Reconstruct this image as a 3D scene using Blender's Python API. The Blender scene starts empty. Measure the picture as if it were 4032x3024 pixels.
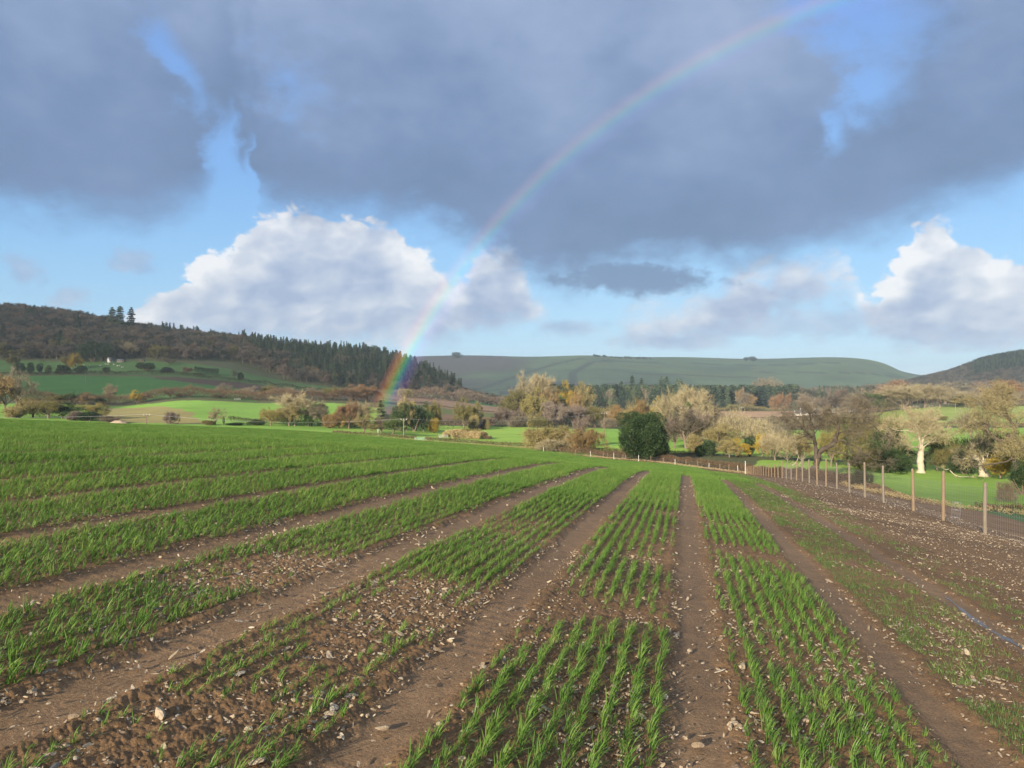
import bpy, math, random
import numpy as np
from mathutils import Vector

rng = np.random.default_rng(7)
random.seed(7)
R = math.radians

# ------------------------------------------------------------------ camera
SC = bpy.context.scene
W_, H_, F_, HOR = 4032.0, 3024.0, 3050.0, 1570.0
PITCH = math.atan((HOR - H_ / 2) / F_)
cam_data = bpy.data.cameras.new("camera")
cam_data.sensor_width = 36.0
cam_data.lens = F_ / W_ * 36.0
cam_data.clip_start = 0.05
cam_data.clip_end = 20000
cam = bpy.data.objects.new("camera", cam_data)
cam.location = (0, 0, 0)
cam.rotation_euler = (math.pi / 2 + PITCH, 0, 0)
SC.collection.objects.link(cam)
SC.camera = cam

# ------------------------------------------------------------------ exposure
SC.view_settings.view_transform = 'Standard'
SC.view_settings.look = 'None'
SC.view_settings.gamma = 1.0
SC.view_settings.exposure = 1.25
EXPO = 2.0 ** 1.25
SC.cycles.max_bounces = 6
SC.cycles.diffuse_bounces = 3
SC.cycles.transparent_max_bounces = 12
SC.cycles.volume_bounces = 0
SC.cycles.use_denoising = True

# ------------------------------------------------------------------ sun (behind the viewer, to the left: the bow's axis)
SUN_AZ, SUN_EL = -150.3, 15.4          # degrees, azimuth from +Y towards +X
BOW_AZ, BOW_EL = 29.7, -15.4
sd = bpy.data.lights.new("sun", 'SUN')
sd.energy = 5.0
sd.angle = R(0.5)
sd.color = (1.0, 0.88, 0.70)
sun = bpy.data.objects.new("sun", sd)
SC.collection.objects.link(sun)
to_sun = Vector((math.sin(R(SUN_AZ)) * math.cos(R(SUN_EL)), math.cos(R(SUN_AZ)) * math.cos(R(SUN_EL)), math.sin(R(SUN_EL))))
sun.rotation_euler = to_sun.to_track_quat('Z', 'Y').to_euler()


# ------------------------------------------------------------------ node helpers
class NT:
    def __init__(self, tree):
        self.t = tree

    def n(self, typ, **kw):
        nd = self.t.nodes.new(typ)
        for k, v in kw.items():
            setattr(nd, k, v)
        return nd

    def link(self, a, b):
        self.t.links.new(a, b)

    def set(self, sock, v):
        if hasattr(v, 'is_output') or isinstance(v, bpy.types.NodeSocket):
            self.t.links.new(v, sock)
        else:
            sock.default_value = v

    def m(self, op, a, b=0.0, c=0.0, clamp=False):
        nd = self.n('ShaderNodeMath', operation=op, use_clamp=clamp)
        self.set(nd.inputs[0], a)
        if len(nd.inputs) > 1:
            self.set(nd.inputs[1], b)
        if len(nd.inputs) > 2:
            self.set(nd.inputs[2], c)
        return nd.outputs[0]

    def ss(self, x, lo, hi):
        nd = self.n('ShaderNodeMapRange', interpolation_type='SMOOTHSTEP')
        self.set(nd.inputs[0], x)
        self.set(nd.inputs[1], lo)
        self.set(nd.inputs[2], hi)
        nd.inputs[3].default_value = 0
        nd.inputs[4].default_value = 1
        return nd.outputs[0]

    def mix(self, f, a, b, mode='MIX'):
        nd = self.n('ShaderNodeMix', data_type='RGBA', blend_type=mode)
        self.set(nd.inputs[0], f)
        self.set(nd.inputs[6], a)
        self.set(nd.inputs[7], b)
        return nd.outputs[2]

    def noise(self, vec, scale, detail=4, rough=0.5, dist=0.0, out=0):
        nd = self.n('ShaderNodeTexNoise')
        if vec is not None:
            self.link(vec, nd.inputs['Vector'])
        nd.inputs['Scale'].default_value = scale
        nd.inputs['Detail'].default_value = detail
        nd.inputs['Roughness'].default_value = rough
        nd.inputs['Distortion'].default_value = dist
        return nd.outputs[out]

    def vec(self, op, a, b=(0, 0, 0)):
        nd = self.n('ShaderNodeVectorMath', operation=op)
        self.set(nd.inputs[0], a)
        self.set(nd.inputs[1], b)
        return nd.outputs[0]

    def comb(self, x, y, z):
        nd = self.n('ShaderNodeCombineXYZ')
        for i, v in enumerate((x, y, z)):
            self.set(nd.inputs[i], v)
        return nd.outputs[0]

    def ramp(self, f, stops, interp='LINEAR'):
        nd = self.n('ShaderNodeValToRGB')
        nd.color_ramp.interpolation = interp
        el = nd.color_ramp.elements
        while len(el) < len(stops):
            el.new(0.5)
        for e, (p, c) in zip(el, stops):
            e.position = p
            e.color = (c[0], c[1], c[2], 1)
        self.set(nd.inputs[0], f)
        return nd.outputs[0]


def lin(r, g, b):
    f = lambda c: (c / 255 / 12.92) if c / 255 <= 0.04045 else ((c / 255 + 0.055) / 1.055) ** 2.4
    return (f(r), f(g), f(b), 1.0)


# ------------------------------------------------------------------ world: sky texture with clouds by direction
def px2ang(x, y):
    a = (x - W_ / 2) / F_
    b = (H_ / 2 - y) / F_
    d = Vector((a, math.cos(PITCH) - b * math.sin(PITCH), math.sin(PITCH) + b * math.cos(PITCH))).normalized()
    return math.degrees(math.atan2(d.x, d.y)), math.degrees(math.asin(d.z))


def make_world():
    w = bpy.data.worlds.new("World")
    SC.world = w
    w.use_nodes = True
    t = w.node_tree
    t.nodes.clear()
    N = NT(t)
    STR = 0.1
    K = 1.0 / (STR * EXPO)       # a linear display value times K is the colour before the background strength
    out = N.n('ShaderNodeOutputWorld')
    bg = N.n('ShaderNodeBackground')
    bg.inputs[1].default_value = STR
    N.link(bg.outputs[0], out.inputs[0])
    sky = N.n('ShaderNodeTexSky', sky_type='NISHITA')
    sky.sun_disc = False
    sky.sun_elevation = R(SUN_EL)
    sky.sun_rotation = R(SUN_AZ)
    sky.air_density = 1.0
    sky.dust_density = 0.6
    sky.ozone_density = 1.6
    tc = N.n('ShaderNodeTexCoord').outputs['Generated']
    sep = N.n('ShaderNodeSeparateXYZ')
    N.link(tc, sep.inputs[0])
    dx, dy, dz = sep.outputs
    D = 180 / math.pi
    az0 = N.m('MULTIPLY', N.m('ARCTAN2', dx, dy), D)
    el0 = N.m('MULTIPLY', N.m('ARCSINE', dz), D)
    flat = N.comb(az0, N.m('MULTIPLY', el0, 1.5), 0.0)          # degrees, clouds flatter than wide
    n_big = N.noise(flat, 0.09, 5, 0.52)
    n_mid = N.noise(N.vec('ADD', flat, (31.0, 7.0, 3.0)), 0.30, 6, 0.58)
    n_fin = N.noise(N.vec('ADD', flat, (91.0, 17.0, 9.0)), 0.75, 6, 0.6)
    cb = N.m('SUBTRACT', n_big, 0.5)
    cm = N.m('SUBTRACT', n_mid, 0.5)
    cf = N.m('SUBTRACT', n_fin, 0.5)
    az = N.m('ADD', az0, N.m('MULTIPLY', cm, 5.0))
    el = el0

    def curve(pts, lo=-60.0, hi=60.0, vmin=-5.0, vmax=40.0, src=None):
        fc = N.n('ShaderNodeFloatCurve')
        N.link(N.m('DIVIDE', N.m('SUBTRACT', src if src is not None else az, lo), hi - lo, clamp=True), fc.inputs['Value'])
        c = fc.mapping.curves[0]
        P = []
        for (x, y) in pts:
            a, e = px2ang(x, y)
            P.append(((a - lo) / (hi - lo), (e - vmin) / (vmax - vmin)))
        c.points[0].location = (0.0, P[0][1])
        c.points[1].location = (1.0, P[-1][1])
        for (a, b) in P:
            c.points.new(a, b)
        for q in c.points:
            q.handle_type = 'VECTOR'
        fc.mapping.update()
        return N.m('ADD', N.m('MULTIPLY', fc.outputs[0], vmax - vmin), vmin)

    def blob(x, y, rx, ry, rot=0.0, wob=0.0):
        a, e = px2ang(x, y)
        rx, ry = rx / F_ * 57.3, ry / F_ * 57.3
        u = N.m('SUBTRACT', az, a)
        v = N.m('SUBTRACT', el, e)
        c, s = math.cos(R(rot)), math.sin(R(rot))
        uu = N.m('DIVIDE', N.m('ADD', N.m('MULTIPLY', u, c), N.m('MULTIPLY', v, s)), rx)
        vv = N.m('DIVIDE', N.m('SUBTRACT', N.m('MULTIPLY', v, c), N.m('MULTIPLY', u, s)), ry)
        d = N.m('SQRT', N.m('ADD', N.m('MULTIPLY', uu, uu), N.m('MULTIPLY', vv, vv)))
        return N.m('SUBTRACT', 1.0, d)

    def sc(c, k=1.0):
        return (c[0] * K * k, c[1] * K * k, c[2] * K * k, 1)

    # clear air: the sky texture leaning to the pale washed blue of the showery air near the horizon
    grad = N.ramp(N.m('DIVIDE', el0, 40.0, clamp=True), [
        (0.0, lin(176, 209, 236)), (0.12, lin(164, 209, 243)), (0.26, lin(140, 194, 243)), (0.38, lin(124, 178, 240)),
        (0.62, lin(120, 164, 234)), (1.0, lin(96, 138, 215))])
    gk = N.mix(1.0, grad, (K, K, K, 1), 'MULTIPLY')
    base = N.mix(0.85, sky.outputs[0], gk)

    # cumulus bank
    top = curve([(-400, 1290), (430, 1290), (547, 1210), (640, 1130), (700, 1085), (765, 1040), (800, 990), (911, 985), (950, 930), (1000, 880),
                 (1094, 815), (1200, 830), (1290, 850), (1560, 890), (1700, 1000), (1800, 1120), (1840, 1060), (1885, 960), (1990, 955),
                 (2060, 1010), (2100, 1150), (2200, 1300), (2420, 1320), (2450, 1240), (2560, 1180), (2750, 1150), (2900, 1060),
                 (3080, 1010), (3200, 990), (3340, 1010), (3390, 1120), (3430, 1150), (3500, 1060), (3560, 980), (3600, 900), (3680, 870), (3740, 890),
                 (3780, 950), (3820, 925), (3870, 960), (3900, 1010), (4100, 1020), (4500, 1150)], src=N.m('ADD', az0, N.m('MULTIPLY', cf, 1.8)))
    wc = N.noise(N.vec('ADD', flat, (11.0, 3.0, 5.0)), 0.5, 3, 0.5, out=1)
    warp = N.vec('ADD', flat, N.vec('MULTIPLY', N.vec('SUBTRACT', wc, (.5, .5, .5)), (2.6, 2.6, 0.0)))

    def vor(sc_, off):
        nd = N.n('ShaderNodeTexVoronoi', feature='F1', voronoi_dimensions='2D')
        N.link(N.vec('ADD', warp, off), nd.inputs['Vector'])
        nd.inputs['Scale'].default_value = sc_
        return nd.outputs['Distance']
    b1, b1o = vor(0.42, (0, 0, 0)), vor(0.42, (.75, -.75, 0))
    b2, b2o = vor(1.05, (7, 3, 0)), vor(1.05, (7.3, 2.7, 0))
    lump = N.m('ADD', N.m('ADD', N.m('MULTIPLY', cm, 1.2), N.m('MULTIPLY', cf, 1.2)), N.m('ADD', N.m('MULTIPLY', N.m('SUBTRACT', .45, b1), 1.4), N.m('MULTIPLY', N.m('SUBTRACT', .45, b2), 0.9)))
    above = N.m('ADD', N.m('SUBTRACT', top, el0), lump)
    soft = N.m('SUBTRACT', N.ss(az0, -9.0, 1.0), N.m('MULTIPLY', N.ss(az0, 22.0, 26.0), 0.9))                    # crisp billows at the left, fraying towards the middle
    cum = N.ss(above, N.m('SUBTRACT', -.1, N.m('MULTIPLY', soft, 0.5)), N.m('ADD', 0.6, N.m('MULTIPLY', soft, 1.5)))
    bot = curve([(-400, 1310), (1700, 1330), (2050, 1240), (2440, 1330), (2700, 1330), (2900, 1290), (3100, 1190), (3350, 1120), (3420, 1280), (3600, 1330), (4500, 1330)],
                src=az0)
    cum = N.m('MULTIPLY', cum, N.ss(N.m('ADD', N.m('SUBTRACT', el0, bot), N.m('MULTIPLY', lump, 0.7)), -1.2, 0.9))
    # relief of the cumulus: billows lit from the left, grey bodies lower down
    r0_ = N.noise(N.vec('ADD', flat, (51.0, 7.0, 3.0)), 0.22, 3, 0.45)
    r1_ = N.noise(N.vec('ADD', flat, (51.9, 6.0, 3.0)), 0.22, 3, 0.45)
    r2_ = N.noise(N.vec('ADD', flat, (91.0, 17.0, 9.0)), 0.6, 3, 0.5)
    r3_ = N.noise(N.vec('ADD', flat, (91.35, 16.6, 9.0)), 0.6, 3, 0.5)
    relief = N.m('ADD', N.m('MULTIPLY', N.m('SUBTRACT', r0_, r1_), 1.6), N.m('ADD', N.m('MULTIPLY', N.m('SUBTRACT', b1o, b1), 0.40), N.m('MULTIPLY', N.m('SUBTRACT', b2o, b2), 0.14)))
    relief = N.m('SUBTRACT', relief, N.m('MULTIPLY', N.ss(az0, -8.0, 4.0), N.m('SUBTRACT', .34, N.m('MULTIPLY', N.ss(az0, 21.0, 26.0), .42))))
    rim = N.m('SUBTRACT', 1.0, N.ss(above, 0.4, 5.5))
    white = N.m('ADD', N.m('ADD', N.m('MULTIPLY', rim, 0.60), N.m('MULTIPLY', N.ss(n_big, 0.3, 0.62), 0.34)), relief, clamp=True)
    ccol = N.ramp(white, [(0.0, lin(168, 185, 214)), (0.35, lin(192, 204, 225)), (0.7, lin(220, 226, 237)), (1.0, lin(248, 249, 252))])
    ccol = N.mix(1.0, ccol, (K, K, K, 1), 'MULTIPLY')
    col = N.mix(N.m('MULTIPLY', cum, 0.95), base, ccol)

    # small loose puffs near the horizon
    puffs = None
    for b in [(520, 1030, 120, 70, -20), (70, 1060, 90, 70, -30), (300, 1170, 70, 50, 0), (2230, 1290, 200, 50, 0), (3000, 1290, 330, 55, 0),
              (3300, 1270, 260, 80, 0), (2650, 1350, 300, 40, 0), (1930, 1240, 170, 90, 0), (3800, 1330, 300, 60, 0)]:
        q = blob(*b)
        puffs = q if puffs is None else N.m('MAXIMUM', puffs, q)
    pm = N.ss(N.m('ADD', puffs, N.m('ADD', N.m('MULTIPLY', cf, 1.6), N.m('MULTIPLY', cm, 1.0))), 0.0, 0.75)
    pcol = N.mix(1.0, N.ramp(n_mid, [(0.35, lin(150, 172, 208)), (0.65, lin(192, 203, 224))]), (K, K, K, 1), 'MULTIPLY')
    col = N.mix(N.m('MULTIPLY', pm, 0.62), col, pcol)

    # the dark deck overhead
    edge = curve([(-900, 800), (0, 800), (250, 850), (500, 850), (700, 830), (800, 780), (850, 640), (900, 480), (1000, 560), (960, 700), (1010, 780), (1200, 840), (1500, 860),
                  (1750, 900), (1900, 970), (2050, 1060), (2120, 1110), (2250, 1130), (2420, 1060), (2700, 1055), (2950, 1040), (3200, 980), (3400, 910), (3600, 840),
                  (3850, 790), (4032, 700), (4500, 640)], src=N.m('ADD', az0, N.m('MULTIPLY', cm, 3.0)))
    over = N.m('SUBTRACT', el0, edge)
    dk = N.ss(N.m('ADD', over, N.m('ADD', N.m('MULTIPLY', cb, 3.0), N.m('ADD', N.m('MULTIPLY', cm, 4.0), N.m('MULTIPLY', cf, 1.8)))), -1.6, 2.4)
    holes = None
    for b in [(690, 250, 240, 60, -58), (880, 620, 60, 210, 12), (3420, 80, 300, 150, -15), (3430, 320, 150, 150, 25), (3290, 520, 60, 100, -30), (1150, 330, 120, 110, 0)]:
        q = blob(*b)
        if b[0] == 1150:
            q = N.m('MULTIPLY', q, 0.3)
        holes = q if holes is None else N.m('MAXIMUM', holes, q)
    hm = N.ss(N.m('ADD', holes, N.m('ADD', N.m('MULTIPLY', cm, 1.9), N.m('MULTIPLY', cf, 0.9))), -0.25, 0.95)
    dk = N.m('MULTIPLY', dk, N.m('SUBTRACT', 1.0, N.m('MULTIPLY', hm, 0.92)))
    d2 = N.ss(N.m('ADD', blob(2480, 1095, 430, 85, -3), N.m('ADD', N.m('MULTIPLY', cf, 1.2), N.m('MULTIPLY', cm, 0.8))), 0.0, 0.55)
    dk = N.m('MAXIMUM', dk, N.m('MULTIPLY', d2, 0.9))
    tone = N.m('ADD', N.m('DIVIDE', over, 26.0), N.m('ADD', N.m('MULTIPLY', cb, 1.25), N.m('ADD', N.m('MULTIPLY', cm, 0.36), N.m('MULTIPLY', cf, 0.08))), clamp=True)
    dcol = N.ramp(tone, [(0.0, lin(113, 137, 173)), (0.25, lin(122, 146, 184)), (0.6, lin(146, 167, 201)), (1.0, lin(166, 183, 215))])
    dcol = N.mix(1.0, dcol, (K, K, K, 1), 'MULTIPLY')
    col = N.mix(N.m('MULTIPLY', dk, 0.96), col, dcol)
    # below the horizon
    col = N.mix(N.ss(el0, -3.0, -0.5), (0.08 * K, 0.09 * K, 0.08 * K, 1), col)
    N.link(col, bg.inputs[0])


make_world()


# ------------------------------------------------------------------ general helpers
def tag(o, label=None, cat=None, group=None, kind=None):
    if label:
        o['label'] = label
    if cat:
        o['category'] = cat
    if group:
        o['group'] = group
    if kind:
        o['kind'] = kind
    return o


def mesh_np(name, co, faces_flat, loop_tot, smooth=False):
    me = bpy.data.meshes.new(name)
    co = np.ascontiguousarray(co, np.float32)
    me.vertices.add(len(co))
    me.vertices.foreach_set('co', co.ravel())
    faces_flat = np.ascontiguousarray(faces_flat, np.int32).ravel()
    loop_tot = np.ascontiguousarray(loop_tot, np.int32)
    me.loops.add(len(faces_flat))
    me.loops.foreach_set('vertex_index', faces_flat)
    me.polygons.add(len(loop_tot))
    st = np.concatenate([[0], np.cumsum(loop_tot)[:-1]]).astype(np.int32)
    me.polygons.foreach_set('loop_start', st)
    me.polygons.foreach_set('loop_total', loop_tot)
    if smooth:
        me.polygons.foreach_set('use_smooth', np.ones(len(loop_tot), bool))
    me.update(calc_edges=True)
    me.validate()
    return me


def obj(name, me, mat=None, parent=None):
    o = bpy.data.objects.new(name, me)
    if mat is not None and me is not None:
        if len(me.materials) == 0:
            me.materials.append(mat)
    SC.collection.objects.link(o)
    if parent is not None:
        o.parent = parent
    return o


def empty(name, loc, rz=0.0, s=(1, 1, 1)):
    o = bpy.data.objects.new(name, None)
    o.empty_display_size = 0.3
    o.location = loc
    o.rotation_euler = (0, 0, rz)
    o.scale = s
    SC.collection.objects.link(o)
    return o


def hash2(ix, iy, seed):
    h = (ix.astype(np.int64) * 374761393 + iy.astype(np.int64) * 668265263 + seed * 1442695041) & 0xFFFFFFFF
    h = ((h ^ (h >> 13)) * 1274126177) & 0xFFFFFFFF
    h = h ^ (h >> 16)
    return (h & 0xFFFFFF) / float(0x1000000)


def vnoise(x, y, seed=0):
    ix = np.floor(x)
    iy = np.floor(y)
    fx = x - ix
    fy = y - iy
    fx = fx * fx * (3 - 2 * fx)
    fy = fy * fy * (3 - 2 * fy)
    a = hash2(ix, iy, seed)
    b = hash2(ix + 1, iy, seed)
    c = hash2(ix, iy + 1, seed)
    d = hash2(ix + 1, iy + 1, seed)
    return (a * (1 - fx) + b * fx) * (1 - fy) + (c * (1 - fx) + d * fx) * fy


def fbm(x, y, oct=4, seed=0, gain=0.5):
    s = 0
    a = 1.0
    t = 0
    for i in range(oct):
        s = s + a * vnoise(x * 2 ** i, y * 2 ** i, seed + i * 17)
        t += a
        a *= gain
    return s / t          # 0..1


def sst(x, a, b):
    t = np.clip((x - a) / (b - a), 0, 1)
    return t * t * (3 - 2 * t)


# ------------------------------------------------------------------ the lie of the land
TH = math.atan(0.221)                 # direction of the drill rows
CT, ST = math.cos(TH), math.sin(TH)
SP, V0 = 1.38, 0.08                   # wheel tracks: spacing and offset


def uv(X, Y):
    return X * ST + Y * CT, X * CT - Y * ST


def xy(u, v):
    return v * CT + u * ST, u * CT - v * ST


def unproj(x, y, Y):
    a = (x - W_ / 2) / F_
    b = (H_ / 2 - y) / F_
    dy = math.cos(PITCH) - b * math.sin(PITCH)
    dz = math.sin(PITCH) + b * math.cos(PITCH)
    return a * Y / dy, Y, dz * Y / dy


NEAR = """-6.8 6.6 -1.04;-6.8 9.1 -1.13;-6.8 12.2 -1.25;-5.4 5.3 -1.18;-5.4 6.6 -1.18;-5.4 8.6 -1.24;-5.4 12 -1.35;-5.4 16.1 -1.5
-4.06 4 -1.26;-4.06 5 -1.28;-4.06 6.3 -1.33;-4.06 8 -1.41;-4.06 11.5 -1.5;-4.06 15.7 -1.63;-4.06 20.9 -1.83;-4.06 31.4 -2.41
-2.68 2.7 -1.35;-2.68 3.7 -1.38;-2.68 5 -1.43;-2.68 6.6 -1.45;-2.68 9 -1.52;-2.68 14 -1.68;-2.68 18.9 -1.9;-2.68 24.8 -2.25;-2.68 33.6 -2.73
-1.3 3 -1.42;-1.3 4.1 -1.46;-1.3 5.8 -1.5;-1.3 6.9 -1.56;-1.3 8.8 -1.68;-1.3 13.3 -1.84;-1.3 18.8 -2.1;-1.3 31.2 -2.74
0.08 3.9 -1.68;0.08 2 -1.6;1.46 4.4 -1.8;1.46 5.8 -1.89;1.46 8.2 -2;1.46 12.6 -2.16;1.46 15.5 -2.28;1.46 20.1 -2.5;1.46 26 -2.8;1.46 33.8 -3.15
2.84 7.5 -2.1;2.84 9.8 -2.17;2.84 13.9 -2.37;2.84 20.9 -2.79"""
NP_ = np.array([[float(q) for q in s.split()] for l in NEAR.split('\n') for s in l.split(';')])

# fence along the right side: image x, base y (measured), depth from even spacing
FX = [(1900, 1380), (1580, 1270), (1352, 1192), (1167, 1140), (1022, 1100), (891, 1062), (789, 1028), (702, 1010), (626, 995), (567, 975), (511, 968), (466, 962),
      (424, 957), (384, 951), (353, 945), (327, 941), (296, 937), (270, 934), (247, 931), (225, 928), (203, 925), (186, 923), (167, 921), (152, 920), (138, 919),
      (124, 918), (110, 917), (97, 916), (83, 915), (72, 915), (60, 915), (47, 918)]
FENCE = []
for i, (zx, zy) in enumerate(FX):
    px, py = 2900 + 0.5118 * zx, 1400 + 0.5118 * zy
    m = (px - 2016) / F_
    Yd = 22.0 + 3.95 * i
    m = 0.246 + 7.88 / Yd if i > 2 else m
    FENCE.append(((m * Yd), Yd, px, py))

CTRL = []


def C(*pts):
    for (x, y, Y) in pts:
        X, Yy, Z = unproj(x, y, Y)
        CTRL.append((math.degrees(math.atan2(X, Yy)), math.hypot(X, Yy), Z))


for i in range(0, 32, 2):
    C((FENCE[i][2], FENCE[i][3], FENCE[i][1]))
C((-500, 1655, 40), (-500, 1640, 90), (-500, 1650, 150), (0, 1735, 40), (0, 1663, 75), (0, 1651, 110), (0, 1668, 170), (500, 1745, 40), (500, 1685, 75), (500, 1670, 110), (500, 1682, 160),
  (900, 1752, 40), (900, 1698, 75), (900, 1684, 105), (900, 1692, 150), (1300, 1773, 40), (1300, 1724, 70), (1300, 1706, 100), (1300, 1712, 150), (1650, 1795, 38), (1650, 1755, 65), (1650, 1738, 100), (1650, 1742, 150),
  (1950, 1818, 38), (1950, 1780, 65), (1950, 1759, 110), (1950, 1762, 160), (2330, 1843, 38), (2330, 1818, 70), (2330, 1803, 130), (2330, 1800, 190),
  (2560, 1856, 38), (2560, 1838, 70), (2560, 1827, 120), (2560, 1822, 170), (2800, 1872, 40), (2800, 1862, 80), (2800, 1852, 140), (2800, 1840, 170))
# valley
C((-500, 1640, 330), (0, 1646, 330), (500, 1664, 330), (200, 1620, 420), (700, 1605, 440), (500, 1598, 520), (1000, 1584, 540), (1400, 1585, 560), (0, 1590, 500), (-500, 1560, 520),
  (900, 1680, 320), (1200, 1682, 330), (1500, 1700, 320), (1700, 1726, 290), (1700, 1678, 430), (2000, 1760, 240), (1900, 1680, 430), (2200, 1737, 290), (2200, 1682, 430),
  (2500, 1795, 220), (2700, 1790, 220), (2700, 1740, 300), (2700, 1700, 400), (3000, 1812, 200), (3000, 1700, 400), (3200, 1880, 125), (3300, 1835, 180), (3200, 1750, 300),
  (3450, 1900, 120), (3620, 1862, 163), (3870, 1874, 160), (4150, 1880, 165), (3700, 1932, 110), (4000, 1955, 100), (4300, 1960, 100), (3700, 1990, 72), (4000, 2030, 60), (4000, 2110, 36), (4300, 2150, 36),
  (3700, 1740, 330), (4100, 1740, 330), (3700, 1690, 420), (4100, 1690, 420), (3700, 1606, 560), (4100, 1606, 560), (3700, 1600, 800), (4100, 1595, 800), (4500, 1600, 560), (4500, 1740, 330),
  (3150, 1692, 430), (3100, 1650, 620), (3100, 1622, 850), (2600, 1625, 800), (2300, 1625, 800), (2800, 1660, 560), (2400, 1670, 500), (3400, 1615, 800),
  (1700, 1625, 560), (1800, 1595, 760), (2000, 1610, 760), (1900, 1585, 900))
# left hill
C((-400, 1530, 580), (200, 1552, 570), (700, 1545, 580), (1000, 1553, 600), (-400, 1460, 720), (300, 1478, 700), (800, 1490, 720), (1100, 1525, 720), (1400, 1555, 720),
  (-400, 1425, 800), (300, 1433, 820), (700, 1430, 830), (900, 1450, 840), (1100, 1493, 850), (1320, 1522, 850), (1500, 1537, 860), (1800, 1553, 900),
  (-500, 1330, 1000), (0, 1335, 1000), (500, 1350, 1000), (900, 1385, 1000), (1200, 1435, 1000), (1500, 1470, 1000),
  (-500, 1205, 1250), (0, 1232, 1250), (250, 1250, 1250), (430, 1287, 1250), (800, 1342, 1250), (1000, 1362, 1250), (1225, 1398, 1250), (1440, 1405, 1220), (1600, 1450, 1200), (1736, 1503, 1180),
  (1830, 1562, 1150), (-500, 1290, 1700), (0, 1310, 1700), (500, 1380, 1700), (1000, 1440, 1700), (1400, 1480, 1700), (1700, 1520, 1700))
# middle distance and far hills
C((2000, 1575, 1200), (2500, 1590, 1200), (3000, 1590, 1200), (3500, 1575, 1200), (4100, 1560, 1200), (2000, 1572, 2000), (2500, 1575, 2000), (3000, 1575, 2000), (3450, 1560, 2000),
  (1800, 1540, 2600), (2300, 1540, 2600), (2800, 1540, 2600), (3300, 1545, 2600), (3600, 1520, 3000), (4100, 1520, 3000),
  (1630, 1480, 3200), (1900, 1470, 3200), (2300, 1462, 3200), (2700, 1470, 3200), (3100, 1478, 3200), (3400, 1480, 3200),
  (1200, 1420, 3800), (1630, 1410, 3800), (1780, 1408, 3800), (1900, 1407, 3800), (2060, 1414, 3800), (2200, 1408, 3800), (2320, 1402, 3800), (2420, 1410, 3800), (2560, 1414, 3800), (2700, 1412, 3800), (2950, 1421, 3800),
  (3100, 1417, 3800), (3230, 1411, 3800), (3400, 1414, 3800), (3480, 1428, 3800), (3535, 1452, 3800), (3575, 1482, 3800), (3700, 1486, 4000), (4000, 1490, 4200), (4500, 1490, 4200),
  (1630, 1430, 5000), (2300, 1430, 5000), (3000, 1440, 5000), (3500, 1490, 5000), (4000, 1500, 5000), (2300, 1500, 8000), (3200, 1510, 8000), (4000, 1510, 8000), (0, 1400, 3800), (-500, 1400, 3800), (0, 1450, 8000), (-500, 1450, 8000),
  (3640, 1545, 1700), (3640, 1505, 2000), (3780, 1475, 2000), (3880, 1435, 2000), (4032, 1410, 2000), (4300, 1380, 2000), (3900, 1540, 1600), (4200, 1530, 1600), (3640, 1515, 2500), (3800, 1500, 2600), (4100, 1470, 2600), (4400, 1450, 2600))
CT_ = np.array(CTRL)
KX, KY = 0.07, 1.6


def tps_fit():
    P = np.c_[CT_[:, 0] * KX, np.log(CT_[:, 1]) * KY]
    e = CT_[:, 2] / CT_[:, 1]
    n = len(P)
    d2 = ((P[:, None] - P[None]) ** 2).sum(-1)
    Km = 0.5 * d2 * np.log(d2 + 1e-12) + np.eye(n) * 0.004
    Q = np.c_[np.ones(n), P]
    A = np.zeros((n + 3, n + 3))
    A[:n, :n] = Km
    A[:n, n:] = Q
    A[n:, :n] = Q.T
    sol = np.linalg.solve(A, np.r_[e, np.zeros(3)])
    ga = np.linspace(-50, 50, 301)
    gr = np.linspace(math.log(15), math.log(9000), 420)
    GA, GR = np.meshgrid(ga, gr, indexing='ij')
    q = np.c_[GA.ravel() * KX, GR.ravel() * KY]
    o = np.zeros(len(q))
    for i in range(0, len(q), 20000):
        d = ((q[i:i + 20000, None] - P[None]) ** 2).sum(-1)
        o[i:i + 20000] = (0.5 * d * np.log(d + 1e-12)) @ sol[:n] + sol[n] + q[i:i + 20000] @ sol[n + 1:]
    return ga, gr, o.reshape(GA.shape)


GA_, GR_, GE_ = tps_fit()


def far_e(az, r):
    t = (np.clip(az, -50, 50) + 50) / 100 * 300
    s = (np.log(np.clip(r, 15, 9000)) - GR_[0]) / (GR_[-1] - GR_[0]) * 419
    i = np.clip(np.floor(t).astype(int), 0, 299)
    j = np.clip(np.floor(s).astype(int), 0, 418)
    ft = t - i
    fs = s - j
    return (GE_[i, j] * (1 - ft) * (1 - fs) + GE_[i + 1, j] * ft * (1 - fs) + GE_[i, j + 1] * (1 - ft) * fs + GE_[i + 1, j + 1] * ft * fs)


def nbasis(u, v):
    u = u / 30.0
    v = v / 6.0
    return np.c_[np.ones_like(u), u, v, u * u, u * v, v * v, u ** 3, u * u * v]


_fp = [(uv(f[0], f[1])[1], uv(f[0], f[1])[0], unproj(f[2], f[3], f[1])[2]) for f in FENCE[:4]]
_nn = np.vstack([NP_, np.array(_fp)])
_wt = np.r_[np.ones(len(NP_)), np.ones(4) * 0.8]
# ridge regression keeps the fit tame where no track was measured
_B = nbasis(_nn[:, 1], _nn[:, 0]) * _wt[:, None]
NC = np.linalg.solve(_B.T @ _B + np.diag([0, 0, 0, .02, .02, .05, .05, .1]), _B.T @ (_nn[:, 2] * _wt))


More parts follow.
